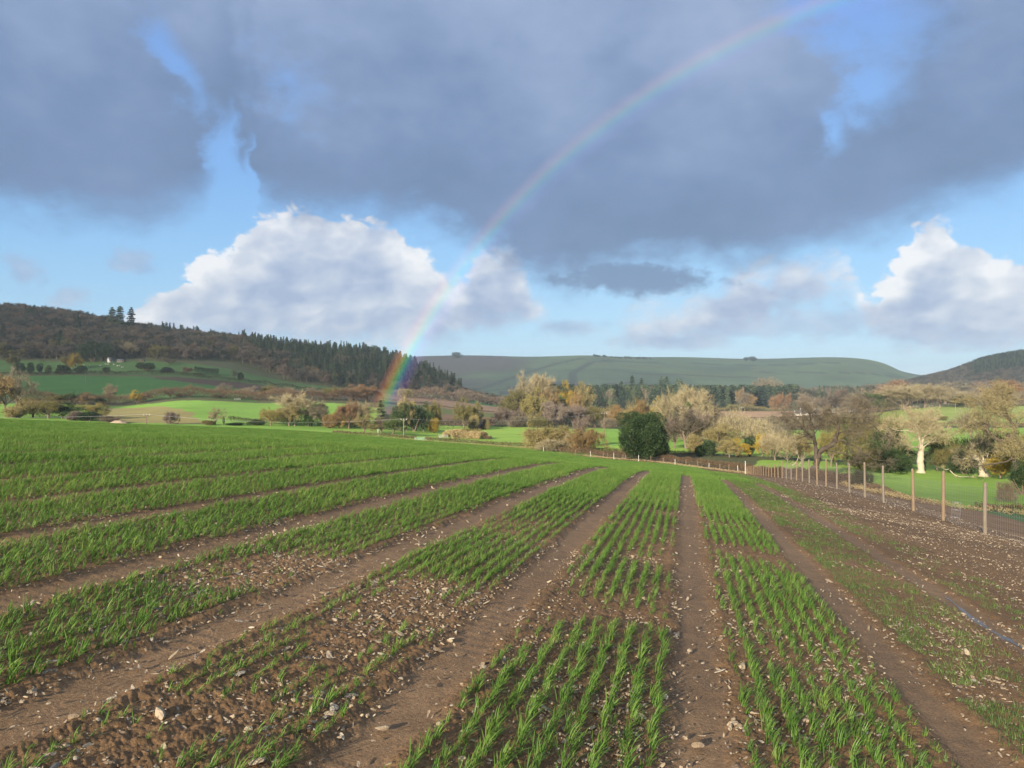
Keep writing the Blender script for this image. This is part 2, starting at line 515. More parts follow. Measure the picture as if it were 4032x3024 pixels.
def ground(X, Y):
    X = np.asarray(X, float)
    Y = np.asarray(Y, float)
    r = np.hypot(X, Y) + 1e-9
    az = np.degrees(np.arctan2(X, Y))
    u, v = uv(X, Y)
    zn = nbasis(np.clip(u, -8, 45).ravel(), np.clip(v, -22, 18).ravel()) @ NC
    zn = zn.reshape(u.shape) - 0.03 * (np.clip(v, -1e9, -22) + 22)
    # sides and rear: keep the left and right profiles and blend them behind the viewer
    e = far_e(az, r)
    back = sst(np.abs(az), 60, 130)
    mean = 0.5 * (far_e(np.full_like(az, -50.0), r) + far_e(np.full_like(az, 50.0), r))
    e = e * (1 - back) + mean * back
    w = sst(r, 20, 42)
    zn = np.where(r > 60, 0, zn)
    return zn * (1 - w) + e * r * w


def gz(X, Y):
    return float(ground(np.array([X]), np.array([Y]))[0])


def track_profile(v, u_=None):
    """1 on a wheel track, 0 between; only from the left of the field to the second track on the right"""
    k = np.round((v - V0) / SP)
    d = np.abs(v - V0 - k * SP)
    on = (v < V0 + 2.5 * SP)
    d = d + (fbm(u_ / .35, v / .35, 3, 99) - .5) * .10 if u_ is not None else d
    return (1 - sst(d, 0.09, 0.20)) * on, k, d


# ------------------------------------------------------------------ zones of the land (ground colours)
def in_poly(px, py, poly):
    inside = np.zeros(px.shape, bool)
    n = len(poly)
    for i in range(n):
        x1, y1 = poly[i]
        x2, y2 = poly[(i + 1) % n]
        c = ((y1 > py) != (y2 > py))
        xi = (x2 - x1) * (py - y1) / (y2 - y1 + 1e-12) + x1
        inside ^= c & (px < xi)
    return inside


def P2(x, Y):
    return ((x - 2016) / F_ * Y, Y)


def poly_m(*pts):
    """field outline given as bearing (image column) and distance in metres"""
    return [P2(x, Y) for (x, Y) in pts]


CROP_G = (0.115, 0.215, 0.040)
PAST = (0.265, 0.42, 0.070)
FIELDS = [
    # (outline, colour)
    (poly_m((-900, 300), (430, 300), (1000, 285), (1300, 300), (1650, 330), (1650, 520), (1300, 545), (900, 530), (500, 515), (-900, 480)), (0.21, 0.38, 0.06)),
    (poly_m((400, 330), (820, 330), (760, 400), (640, 470), (400, 505)), (0.30, 0.26, 0.10)),
    (poly_m((900, 190), (2400, 190), (2300, 235), (1900, 262), (1400, 300), (900, 300)), PAST),
    (poly_m((1300, 305), (1900, 268), (2350, 240), (3400, 205), (3400, 270), (3000, 330), (2400, 395), (2000, 440), (1600, 440), (1300, 400)), PAST),
    (poly_m((1500, 450), (1960, 450), (1960, 560), (1500, 600)), (0.20, 0.13, 0.075)),
    (poly_m((1500, 560), (1960, 560), (1960, 680), (1500, 680)), (0.13, 0.15, 0.05)),
    (poly_m((1500, 680), (1960, 640), (2000, 800), (1500, 820)), (0.26, 0.17, 0.11)),
    (poly_m((1860, 820), (2050, 800), (2050, 1000), (1860, 1000)), (0.06, 0.17, 0.04)),
    (poly_m((-900, 545), (1000, 545), (1000, 640), (600, 700), (-900, 700)), (0.055, 0.155, 0.035)),
    (poly_m((600, 690), (1000, 640), (1500, 610), (1500, 690), (1000, 715), (700, 712)), (0.085, 0.06, 0.042)),
    (poly_m((-900, 715), (700, 718), (1000, 722), (1400, 722), (1400, 835), (1100, 835), (900, 835), (-900, 835)), (0.085, 0.165, 0.045)),
    (poly_m((2300, 640), (3600, 640), (3600, 880), (2300, 880)), (0.42, 0.27, 0.16)),
    (poly_m((2300, 455), (3450, 455), (3450, 640), (2300, 640)), (0.26, 0.22, 0.10)),
    (poly_m((2300, 270), (3500, 270), (4500, 270), (4500, 425), (2300, 425)), (0.22, 0.40, 0.065)),
    (poly_m((3450, 440), (4600, 440), (4600, 600), (3450, 600)), (0.27, 0.34, 0.09)),
    (poly_m((3180, 112), (3300, 85), (3560, 72), (4500, 68), (4500, 195), (3000, 200), (2950, 175), (3100, 120)), PAST),
    (poly_m((3420, 60), (3700, 52), (4600, 40), (4600, 64), (3560, 70), (3380, 80)), (0.11, 0.20, 0.06)),
]


def zones(X, Y, r):
    """albedo of the land sheet"""
    n = fbm(X / 23.0, Y / 23.0, 4, 3)
    n2 = fbm(X / 3.1, Y / 3.1, 3, 11)
    wx = X + (fbm(X / 14, Y / 14, 3, 5) - .5) * 6 * np.clip(r / 300, .15, 2)
    wy = Y + (fbm(X / 14, Y / 14, 3, 6) - .5) * 6 * np.clip(r / 300, .15, 2)
    col = np.zeros(X.shape + (3,))
    base = np.array((0.10, 0.11, 0.05))
    col[:] = base
    col *= (0.8 + 0.4 * n2)[..., None]
    for poly, c in FIELDS:
        msk = in_poly(wx, wy, poly)
        cc = np.array(c)
        k = 0.86 + 0.28 * n + 0.10 * (n2 - .5)
        col[msk] = cc * k[msk][:, None]
    # crop field and its bare margins
    u, v = uv(X, Y)
    return col, n, n2


# ------------------------------------------------------------------ materials
def mat_new(name):
    m = bpy.data.materials.new(name)
    m.use_nodes = True
    m.node_tree.nodes.clear()
    N = NT(m.node_tree)
    out = N.n('ShaderNodeOutputMaterial')
    return m, N, out


def principled(N, out, col, rough=0.85, spec=0.25, normal=None):
    p = N.n('ShaderNodeBsdfPrincipled')
    N.set(p.inputs['Base Color'], col)
    N.set(p.inputs['Roughness'], rough)
    N.set(p.inputs['Specular IOR Level'], spec)
    if normal is not None:
        N.link(normal, p.inputs['Normal'])
    N.link(p.outputs[0], out.inputs[0])
    return p


def bump(N, h, strength=0.5, dist=0.02):
    b = N.n('ShaderNodeBump')
    b.inputs['Strength'].default_value = strength
    b.inputs['Distance'].default_value = dist
    N.link(h, b.inputs['Height'])
    return b.outputs[0]


def mat_simple(name, col, rough=0.8, var=0.25, scale=6.0, spec=0.25, bstr=0.3):
    m, N, out = mat_new(name)
    tc = N.n('ShaderNodeTexCoord').outputs['Object']
    n = N.noise(tc, scale, 5, 0.6)
    a = tuple(c * (1 - var) for c in col[:3]) + (1,)
    b = tuple(min(1, c * (1 + var)) for c in col[:3]) + (1,)
    principled(N, out, N.mix(n, a, b), rough, spec, bump(N, n, bstr, 0.02))
    return m


def mat_field():
    m, N, out = mat_new('soil_and_crop')
    geo = N.n('ShaderNodeNewGeometry').outputs['Position']
    at = N.n('ShaderNodeAttribute', attribute_name='zone').outputs['Color']
    tr = N.n('ShaderNodeAttribute', attribute_name='track').outputs['Fac']
    n1 = N.noise(geo, 55.0, 6, 0.65)
    n2 = N.noise(geo, 7.0, 5, 0.6)
    n3 = N.noise(geo, 260.0, 3, 0.6)
    k = N.m('ADD', N.m('MULTIPLY', n1, 1.9), N.m('ADD', N.m('MULTIPLY', n2, 0.9), N.m('MULTIPLY', n3, 0.9)))
    k = N.m('MAXIMUM', N.m('SUBTRACT', N.m('MULTIPLY', k, 0.95), 0.78), 0.25)
    col = N.mix(1.0, at, N.comb(k, k, k), 'MULTIPLY')
    # grit: small pale crumbs of stone in the surface
    vo = N.n('ShaderNodeTexVoronoi')
    N.link(geo, vo.inputs['Vector'])
    vo.inputs['Scale'].default_value = 85.0
    g = N.m('MULTIPLY', N.m('LESS_THAN', vo.outputs['Distance'], 0.23), N.m('GREATER_THAN', N.noise(geo, 24.0, 2, .5), 0.56))
    soilness = N.n('ShaderNodeAttribute', attribute_name='soil').outputs['Fac']
    col = N.mix(N.m('MULTIPLY', g, N.m('MULTIPLY', soilness, 0.55)), col, (0.36, 0.30, 0.22, 1))
    hh = N.m('ADD', N.m('MULTIPLY', n1, 1.0), N.m('MULTIPLY', n3, 0.35))
    rough = N.m('SUBTRACT', 0.85, N.m('MULTIPLY', tr, 0.12))
    principled(N, out, col, rough, 0.3, bump(N, hh, 0.7, 0.022))
    return m


def mat_land():
    m, N, out = mat_new('pasture_and_hill')
    geo = N.n('ShaderNodeNewGeometry').outputs['Position']
    at = N.n('ShaderNodeAttribute', attribute_name='zone').outputs['Color']
    n1 = N.noise(geo, 0.9, 6, 0.65)
    n2 = N.noise(geo, 0.06, 5, 0.6)
    k = N.m('ADD', N.m('MULTIPLY', n1, 0.5), N.m('MULTIPLY', n2, 0.5))
    k = N.m('ADD', k, 0.5)
    col = N.mix(1.0, at, N.comb(k, k, k), 'MULTIPLY')
    # short grass lets some light through and holds its own small relief
    d = N.n('ShaderNodeBsdfPrincipled')
    N.link(col, d.inputs['Base Color'])
    d.inputs['Roughness'].default_value = 0.9
    d.inputs['Specular IOR Level'].default_value = 0.15
    N.link(bump(N, n1, 0.6, 0.25), d.inputs['Normal'])
    N.link(d.outputs[0], out.inputs[0])
    return m


def mat_blade(name, dark, light, yellow, trans=0.3):
    m, N, out = mat_new(name)
    oi = N.n('ShaderNodeObjectInfo').outputs['Random']
    geo = N.n('ShaderNodeNewGeometry')
    n = N.noise(geo.outputs['Position'], 0.35, 3, 0.5)
    n2 = N.noise(geo.outputs['Position'], 9.0, 2, 0.5)
    f = N.m('ADD', N.m('MULTIPLY', oi, 0.45), N.m('ADD', N.m('MULTIPLY', n, 0.35), N.m('MULTIPLY', n2, 0.3)), clamp=True)
    c = N.ramp(f, [(0.15, dark), (0.6, light), (0.95, yellow)])
    p = N.n('ShaderNodeBsdfPrincipled')
    N.link(c, p.inputs['Base Color'])
    p.inputs['Roughness'].default_value = 0.5
    p.inputs['Specular IOR Level'].default_value = 0.35
    tr = N.n('ShaderNodeBsdfTranslucent')
    N.link(c, tr.inputs[0])
    mx = N.n('ShaderNodeMixShader')
    mx.inputs[0].default_value = trans
    N.link(p.outputs[0], mx.inputs[1])
    N.link(tr.outputs[0], mx.inputs[2])
    N.link(mx.outputs[0], out.inputs[0])
    return m


def mat_crown(name, cols, trans=0.25, nscale=0.5, rnd=0.5, rough=0.8):
    """cols: dark, mid, light; per-tree shift plus clumps that vary in colour"""
    m, N, out = mat_new(name)
    oi = N.n('ShaderNodeObjectInfo').outputs['Random']
    ob = N.n('ShaderNodeTexCoord').outputs['Object']
    n = N.noise(ob, nscale, 3, 0.6)
    n2 = N.noise(ob, nscale * 6, 2, 0.5)
    f = N.m('ADD', N.m('MULTIPLY', N.m('SUBTRACT', oi, 0.5), rnd), N.m('ADD', N.m('MULTIPLY', n, 0.9), N.m('MULTIPLY', N.m('SUBTRACT', n2, 0.45), 0.6)), clamp=True)
    st = [(0.15 + 0.7 * i / (len(cols) - 1), c) for i, c in enumerate(cols)]
    c = N.ramp(f, st)
    p = N.n('ShaderNodeBsdfPrincipled')
    N.link(c, p.inputs['Base Color'])
    p.inputs['Roughness'].default_value = rough
    p.inputs['Specular IOR Level'].default_value = 0.2
    if trans > 0:
        tr = N.n('ShaderNodeBsdfTranslucent')
        N.link(c, tr.inputs[0])
        mx = N.n('ShaderNodeMixShader')
        mx.inputs[0].default_value = trans
        N.link(p.outputs[0], mx.inputs[1])
        N.link(tr.outputs[0], mx.inputs[2])
        N.link(mx.outputs[0], out.inputs[0])
    else:
        N.link(p.outputs[0], out.inputs[0])
    return m


M = {}
M['field'] = mat_field()
M['land'] = mat_land()
M['blade'] = mat_blade('young_wheat', (0.075, 0.150, 0.030), (0.155, 0.295, 0.048), (0.35, 0.41, 0.11))
M['blade_short'] = mat_blade('short_grass', (0.075, 0.14, 0.035), (0.15, 0.235, 0.06), (0.29, 0.31, 0.11))
M['drygrass'] = mat_crown('dry_grass', [(0.30, 0.22, 0.10), (0.42, 0.33, 0.17), (0.52, 0.43, 0.24)], 0.2, 2.0)
M['bark'] = mat_simple('bark', (0.15, 0.115, 0.085), 0.9, 0.5, 3.0, 0.15, 0.8)
M['bark_dark'] = mat_simple('bark_dark', (0.085, 0.068, 0.052), 0.9, 0.5, 3.0, 0.15, 0.8)
M['bark_pale'] = mat_simple('bark_pale', (0.36, 0.31, 0.23), 0.85, 0.45, 2.2, 0.2, 0.8)
M['twig_brown'] = mat_crown('twig_brown', [(0.10, 0.08, 0.06), (0.17, 0.135, 0.095), (0.25, 0.20, 0.135)], 0.1, 0.35, 0.7)
M['twig_wood'] = mat_crown('twig_wood', [(0.055, 0.062, 0.045), (0.095, 0.086, 0.070), (0.145, 0.125, 0.102), (0.125, 0.118, 0.080), (0.175, 0.125, 0.088)], 0.1, 0.12, 1.5)
M['twig_grey'] = mat_crown('twig_grey', [(0.12, 0.10, 0.075), (0.20, 0.17, 0.115), (0.29, 0.25, 0.16)], 0.1, 0.5, 0.3)
M['twig_pale'] = mat_crown('twig_pale', [(0.20, 0.165, 0.10), (0.31, 0.26, 0.155), (0.42, 0.36, 0.22)], 0.15, 0.5, 0.3)
M['twig_purple'] = mat_crown('twig_purple', [(0.11, 0.085, 0.07), (0.18, 0.14, 0.115), (0.27, 0.215, 0.165)], 0.1, 0.5, 0.3)
M['leaf_olive'] = mat_crown('leaf_olive', [(0.09, 0.085, 0.035), (0.19, 0.17, 0.06), (0.31, 0.26, 0.09)], 0.25, 0.5, 0.4)
M['leaf_green'] = mat_crown('leaf_green', [(0.03, 0.055, 0.022), (0.07, 0.105, 0.035), (0.13, 0.165, 0.05)], 0.2, 0.5, 0.4)
M['leaf_dark'] = mat_crown('leaf_dark', [(0.016, 0.032, 0.014), (0.032, 0.058, 0.022), (0.062, 0.095, 0.032)], 0.12, 0.6, 0.25, 0.5)
M['leaf_ivy'] = mat_crown('leaf_ivy', [(0.03, 0.06, 0.02), (0.06, 0.11, 0.03), (0.14, 0.19, 0.05)], 0.15, 0.8, 0.25, 0.5)
M['leaf_yellow'] = mat_crown('leaf_yellow', [(0.17, 0.13, 0.03), (0.37, 0.27, 0.045), (0.55, 0.41, 0.07)], 0.3, 0.5, 0.3)
M['leaf_orange'] = mat_crown('leaf_orange', [(0.15, 0.105, 0.05), (0.30, 0.205, 0.09), (0.42, 0.30, 0.13)], 0.3, 0.5, 0.3)
M['leaf_gold'] = mat_crown('leaf_gold', [(0.15, 0.125, 0.055), (0.29, 0.24, 0.105), (0.42, 0.35, 0.16)], 0.25, 0.5, 0.3)
M['leaf_rust'] = mat_crown('leaf_rust', [(0.13, 0.08, 0.05), (0.22, 0.135, 0.075), (0.31, 0.195, 0.10)], 0.2, 0.5, 0.3)
M['needle'] = mat_crown('needle', [(0.022, 0.042, 0.027), (0.045, 0.075, 0.042), (0.085, 0.115, 0.055)], 0.1, 0.25, 0.9)
M['needle_pale'] = mat_crown('needle_pale', [(0.05, 0.08, 0.05), (0.09, 0.125, 0.065), (0.15, 0.18, 0.09)], 0.1, 0.3, 0.8)
M['oak_yellow'] = mat_crown('oak_yellow', [(0.11, 0.09, 0.06), (0.22, 0.185, 0.105), (0.39, 0.325, 0.155)], 0.2, 0.4, 0.2)
M['twig_dark'] = mat_crown('twig_dark', [(0.065, 0.053, 0.040), (0.12, 0.10, 0.072), (0.20, 0.165, 0.12)], 0.1, 0.5, 0.2)
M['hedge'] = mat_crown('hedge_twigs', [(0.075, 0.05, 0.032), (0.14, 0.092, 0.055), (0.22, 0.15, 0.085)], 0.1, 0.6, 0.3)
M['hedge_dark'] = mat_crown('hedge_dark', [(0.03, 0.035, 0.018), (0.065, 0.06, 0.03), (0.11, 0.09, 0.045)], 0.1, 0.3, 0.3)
M['stone'] = None
M['wood_new'] = mat_simple('post_new', (0.27, 0.195, 0.125), 0.8, 0.3, 5.0, 0.2, 0.6)
M['wood_old'] = mat_simple('post_grey', (0.24, 0.20, 0.155), 0.85, 0.3, 5.0, 0.2, 0.6)
M['wood_dark'] = mat_simple('pole_wood', (0.16, 0.11, 0.08), 0.85, 0.3, 3.0, 0.2, 0.4)
M['pole_grey'] = mat_simple('pole_grey', (0.22, 0.19, 0.165), 0.85, 0.2, 3.0, 0.2, 0.4)
M['metal'] = mat_simple('galvanised', (0.42, 0.43, 0.43), 0.45, 0.15, 20.0, 0.5, 0.1)
M['gate_green'] = mat_simple('gate_paint', (0.32, 0.52, 0.42), 0.5, 0.15, 10.0, 0.4, 0.1)
M['white'] = mat_simple('whitewash', (0.60, 0.59, 0.55), 0.8, 0.08, 2.0, 0.3, 0.2)
M['slate'] = mat_simple('slate', (0.13, 0.13, 0.145), 0.7, 0.25, 1.5, 0.3, 0.3)
M['glass'] = mat_simple('window_dark', (0.03, 0.035, 0.04), 0.2, 0.1, 2.0, 0.5, 0.05)
M['fleece'] = mat_simple('fleece', (0.62, 0.59, 0.52), 0.95, 0.12, 12.0, 0.1, 0.6)
M['wire'] = mat_simple('wire', (0.36, 0.36, 0.38), 0.5, 0.1, 20.0, 0.5, 0.05)


def mat_stone():
    m, N, out = mat_new('flint_and_shale')
    oi = N.n('ShaderNodeObjectInfo').outputs['Random']
    tc = N.n('ShaderNodeTexCoord').outputs['Object']
    n = N.noise(tc, 1.3, 5, 0.65)
    c = N.ramp(oi, [(0.0, (0.20, 0.145, 0.10)), (0.25, (0.37, 0.285, 0.19)), (0.5, (0.56, 0.45, 0.31)), (0.75, (0.48, 0.38, 0.265)), (0.9, (0.34, 0.31, 0.27)), (1.0, (0.72, 0.62, 0.47))])
    k = N.m('ADD', N.m('MULTIPLY', n, 0.7), 0.6)
    principled(N, out, N.mix(1.0, c, N.comb(k, k, k), 'MULTIPLY'), 0.75, 0.3, bump(N, n, 0.5, 0.1))
    return m


M['stone'] = mat_stone()


# ------------------------------------------------------------------ crop cover, used by the soil sheet and by the plants
def crop_end(u, v):
    """1 inside the sown field: left of the fence, nearer than the far fence"""
    X, Y = xy(u, v)
    far = 178 + (v + 20) * -0.25
    return (v < V0 + 3.1 * SP) & (u < far)


def cover(u, v):
    """how thickly the wheat stands, 0..1"""
    n = fbm(u / 1.7 + 9, v / 1.1 + 4, 4, 21)
    nb = fbm(u / 7.0 + 2, v / 5.0 + 8, 3, 22)
    d = 0.55 + 1.7 * (n - 0.47) + 1.2 * (nb - 0.45)
    d = d + sst(u, 6, 16) * 0.55 + sst(-v, 2.0, 5.0) * 0.45 + sst(-v, 9, 20) * .3 + .12

    def patch(u0, v0, ru, rv, k):
        return k * np.exp(-((u - u0) / ru) ** 2 - ((v - v0) / rv) ** 2)
    # thin and bare patches seen between the tracks, thicker stands too
    d = d + patch(4.3, -0.55, 1.5, .6, 0.55) + patch(7.4, -0.6, .9, .6, .6) - patch(5.95, -0.45, .25, .5, .65) + patch(2.8, -.6, 1.2, .6, .4)
    d = d - patch(3.8, -2.0, 1.7, .55, .66) - patch(5.6, -2.1, 1.1, .5, .55) + patch(7.2, -2.05, 1.0, .6, .8)
    d = d + patch(3.9, -3.35, .8, .5, .75) - patch(5.6, -3.3, 1.0, .5, .75) - patch(2.6, -1.9, .6, .5, .2) + patch(2.6, -1.55, .25, .45, .8)
    d = d + patch(4.7, -4.8, 1.0, .6, .25) - patch(6.2, -4.7, 1.4, .5, .45)
    d = d + patch(4.4, .75, 1.0, .6, .4) - patch(5.5, .8, .25, .6, .5) + patch(2.8, .7, 1.2, .6, .4) + patch(7.6, .8, 1.4, .7, .8)
    # the strip right of the second track is short and thin, then bare
    right = sst(v, V0 + SP, V0 + SP + .2)
    d = d * (1 - right) + right * (0.40 + 0.8 * (n - .47) + 0.25 * sst(u, 12, 35))
    right2 = sst(v, V0 + 2 * SP - .1, V0 + 2 * SP + .25)
    d = d * (1 - right2) + right2 * (0.16 + .8 * (n - .5) + 0.40 * sst(u, 12, 40) - .12 * sst(v, 3.2, 4.4))
    tp, k, dd = track_profile(v, u)
    nar = 1 - .22 * sst(-v, 3.2, 6.5)
    edge = sst(dd / nar, .17, .27)
    far_soft = 1 - (0.15 + .75 * fbm(u / 2.2, v * .7, 3, 88)) * sst(-v, 3.2, 8) - 0.25 * sst(u, 30, 60)
    d = d * (1 - (1 - edge) * np.clip(far_soft, 0, 1))
    d = np.where(right2 > .5, d, np.maximum(d, (.13 + .10 * fbm(u * 1.1, v * 1.4, 2, 23)) * (1 - (1 - edge) * .8)))
    return np.clip(d, 0, 1) * crop_end(u, v)


# ------------------------------------------------------------------ land sheets
def polar_sheet(name, r0, r1, ratio, daz, label_unused=None, near=False, centre=False):
    front = np.arange(-46, 46 + 1e-6, daz)
    rear = np.arange(50, 314, 4.0)
    az = np.radians(np.r_[front, rear])
    nr = int(math.log(r1 / r0) / math.log(ratio)) + 1
    rr = np.exp(np.linspace(math.log(r0), math.log(r1), nr))
    A, Rr = np.meshgrid(az, rr)
    X = Rr * np.sin(A)
    Y = Rr * np.cos(A)
    Z = ground(X, Y)
    u, v = uv(X, Y)
    col, n, n2 = zones(X, Y, Rr)
    # the arable field
    fx = np.interp(Y, [f[1] for f in FENCE], [f[0] for f in FENCE])
    field = (X < fx + np.clip(8.0 + Y * 0.10, 0, 16)) & (Y < 168 + 0 * X) & (Rr < 200)
    left = (X < fx - 4) & (Y < 205) & (Rr < 260)
    arable = field | left
    cv = cover(u, v)
    tp, k, dd = track_profile(v, u)
    tp = tp * crop_end(u, v) * (1 - 0.5 * sst(Rr, 50, 90)) * (1 - .6 * sst(-v, 3.5, 6.0))
    soil = np.array((0.295, 0.172, 0.082))
    soilv = soil * (0.80 + 0.45 * n2[..., None])
    trk = np.array((0.35, 0.215, 0.112))
    s = soilv * (1 - tp[..., None]) + trk * tp[..., None]
    damp = sst(fbm(u / 2.5, v / 2.5, 3, 77), .45, .7)
    s = s * (1 - 0.18 * damp[..., None])
    gfar = sst(Rr, 22, 60)                      # from here the blades merge into a sheet of green
    gcol = np.array(CROP_G) * (0.8 + 0.4 * fbm(X / 5, Y / 5, 3, 41))[..., None]
    g = (np.clip(cv * 1.15, 0, 1) * gfar)[..., None]
    s = s * (1 - g) + gcol * g
    # brown headland between the crop and the far fence, thin weeds beyond the right-hand fence
    col = np.where(arable[..., None], s, col)
    Zd = Z
    if near:
        clod = (fbm(X * 16, Y * 16, 4, 50, .7) - .5) * 0.030 + (fbm(X * 2.2, Y * 2.2, 3, 60) - .5) * 0.025
        fine = (fbm(X * 70, Y * 70, 3, 70, .7) - .5) * 0.016
        ridge = np.abs(((v - V0) / 0.115) % 1 - .5) * 0.012
        rough = (1 - 0.86 * tp)
        lod = 1 - sst(Rr, 20, 55) * .5
        lug = tp * (np.sin(u * 46 + np.sign(v - np.round((v - V0) / SP) * SP - V0) * 6 * (dd)) > 0.3) * 0.003 * (fbm(u / 1.3, v, 2, 81) > .5)
        rim = np.exp(-((dd - .22) / .05) ** 2) * 0.007 * crop_end(u, v)
        Zd = Z + (clod + fine + ridge) * rough * lod - tp * 0.020 + lug + rim
    co = np.stack([X, Y, Zd], -1).reshape(-1, 3)
    na = len(az)
    i = np.arange(nr - 1)[:, None] * na
    j = np.arange(na)[None, :]
    j2 = (j + 1) % na
    q = np.stack([i + j, i + na + j, i + na + j2, i + j2], -1).reshape(-1, 4)[:, ::-1]
    q = q[:, ::-1]
    me = mesh_np(name, co, q[:, ::-1], np.full(len(q), 4), smooth=True)
    ca = me.color_attributes.new('zone', 'FLOAT_COLOR', 'POINT')
    c4 = np.ones((len(co), 4), np.float32)
    c4[:, :3] = col.reshape(-1, 3)
    ca.data.foreach_set('color', c4.ravel())
    a = me.attributes.new('track', 'FLOAT', 'POINT')
    a.data.foreach_set('value', tp.ravel().astype(np.float32))
    a = me.attributes.new('soil', 'FLOAT', 'POINT')
    a.data.foreach_set('value', (arable.ravel() * (1 - g.ravel())).astype(np.float32))
    return me


me = polar_sheet('crop_field', 0.9, 70, 1.0048, 0.085, near=True)
tag(obj('crop_field', me, M['field']), 'brown stony arable soil with wheel tracks running away from the viewer', 'field', kind='structure')
me = polar_sheet('valley_ground', 70, 1500, 1.0065, 0.11)
tag(obj('valley_ground', me, M['land']), 'green pastures and ploughed strips across the valley floor', 'ground', kind='structure')
me = polar_sheet('far_hills', 1500, 9000, 1.012, 0.11)
# hill colours: heath at the left, pastures divided by dark hedge lines
co = np.empty(len(me.vertices) * 3, np.float32)
me.vertices.foreach_get('co', co)
co = co.reshape(-1, 3)
ang = np.degrees(np.arctan2(co[:, 0], co[:, 1]))
pxh = 2016 + F_ * co[:, 0] / np.maximum(co[:, 1], 1)
rad = np.hypot(co[:, 0], co[:, 1])
hn = fbm(co[:, 0] / 260, co[:, 1] / 260, 4, 90)
hn2 = fbm(co[:, 0] / 60, co[:, 1] / 60, 4, 91)
c3 = np.array((0.076, 0.116, 0.048))[None] * (0.45 + 0.9 * hn + .25 * hn2)[:, None]
pale = sst(fbm(co[:, 0] / 420 + 3, co[:, 1] / 600, 2, 93), .5, .56)
c3 = c3 * (1 + .30 * pale[:, None] * np.array((1.3, 1.0, .6)))
heath = 1 - sst(pxh + (hn - .5) * 300 - (rad - 3400) * 0.25, 1850, 2060)
c3 = c3 * (1 - heath[:, None]) + np.array((0.085, 0.070, 0.052)) * heath[:, None]
wood = sst(hn2, .55, .62) * (rad < 2900)
c3 = c3 * (1 - wood[:, None]) + np.array((0.05, 0.06, 0.035)) * wood[:, None]


def hline(pts, w):
    """a dark hedge line on the hillside through ground points"""
    global c3
    X, Y = co[:, 0], co[:, 1]
    dmin = np.full(len(X), 1e9)
    for (a, b) in zip(pts[:-1], pts[1:]):
        ax, ay = P2(*a)
        bx, by = P2(*b)
        t = np.clip(((X - ax) * (bx - ax) + (Y - ay) * (by - ay)) / ((bx - ax) ** 2 + (by - ay) ** 2), 0, 1)
        dmin = np.minimum(dmin, np.hypot(X - ax - t * (bx - ax), Y - ay - t * (by - ay)))
    k = 1 - sst(dmin, w * .5, w)
    c3 = c3 * (1 - k[:, None] * .8) + np.array((0.03, 0.038, 0.024)) * k[:, None] * .8


hline([(1830, 2550), (1980, 2950), (2080, 3200), (2200, 3500), (2300, 3680)], 22)
hline([(2255, 2800), (2255, 3150), (2330, 3500), (2420, 3600)], 22)
hline([(2380, 3600), (2800, 3560), (3300, 3560)], 18)
hline([(2500, 3150), (2750, 3130), (3000, 3100)], 26)
hline([(1800, 2500), (2100, 2800), (2250, 2850)], 18)
hline([(3000, 3300), (3300, 3250), (3500, 3300)], 18)
c4 = np.ones((len(co), 4), np.float32)
c4[:, :3] = c3
me.color_attributes['zone'].data.foreach_set('color', c4.ravel())
tag(obj('far_hills', me, M['land']), 'long hazy ridge of sheep pasture and heath closing the valley', 'hills', kind='structure')


# ------------------------------------------------------------------ geometry helpers for plants
class Buf:
    def __init__(s):
        s.v = []
        s.f = []
        s.t = []
        s.n = 0

    def add(s, v, f):
        """v (n,3), f (m,k) local indices"""
        v = np.asarray(v, float).reshape(-1, 3)
        f = np.asarray(f, int)
        s.v.append(v)
        s.f.append((f + s.n).ravel())
        s.t.append(np.full(len(f), f.shape[1]))
        s.n += len(v)

    def mesh(s, name, smooth=False):
        return mesh_np(name, np.concatenate(s.v), np.concatenate(s.f), np.concatenate(s.t), smooth)


def tube(B, P, rad, sides=6, cap=True):
    P = np.asarray(P, float)
    n = len(P)
    T = np.gradient(P, axis=0)
    T /= np.linalg.norm(T, axis=1)[:, None] + 1e-9
    ref = np.array([0.31, 0.95, 0.05]) if abs(T[0][1]) < .8 else np.array([1.0, 0.1, 0.0])
    a = np.cross(T, ref)
    a /= np.linalg.norm(a, axis=1)[:, None] + 1e-9
    b = np.cross(T, a)
    th = np.linspace(0, 2 * np.pi, sides, endpoint=False)
    ring = (np.cos(th)[None, :, None] * a[:, None] + np.sin(th)[None, :, None] * b[:, None]) * np.asarray(rad, float).reshape(-1, 1, 1)
    V = (P[:, None] + ring).reshape(-1, 3)
    i = np.arange(n - 1)[:, None] * sides
    j = np.arange(sides)[None]
    j2 = (j + 1) % sides
    q = np.stack([i + j, i + j2, i + sides + j2, i + sides + j], -1).reshape(-1, 4)
    B.add(V, q)
    if cap and sides > 3:
        B.add(V[-sides:], np.arange(sides)[None])
        B.add(V[:sides], np.arange(sides)[::-1][None])


def slivers(B, P0, P1, w, rg):
    """thin triangles from P0 to P1 (twigs)"""
    n = len(P0)
    d = P1 - P0
    r = rg.normal(size=(n, 3))
    s = np.cross(d, r)
    s /= np.linalg.norm(s, axis=1)[:, None] + 1e-9
    s *= np.asarray(w).reshape(-1, 1) * .5
    V = np.stack([P0 - s, P0 + s, P1], 1).reshape(-1, 3)
    B.add(V, np.arange(3 * n).reshape(-1, 3))


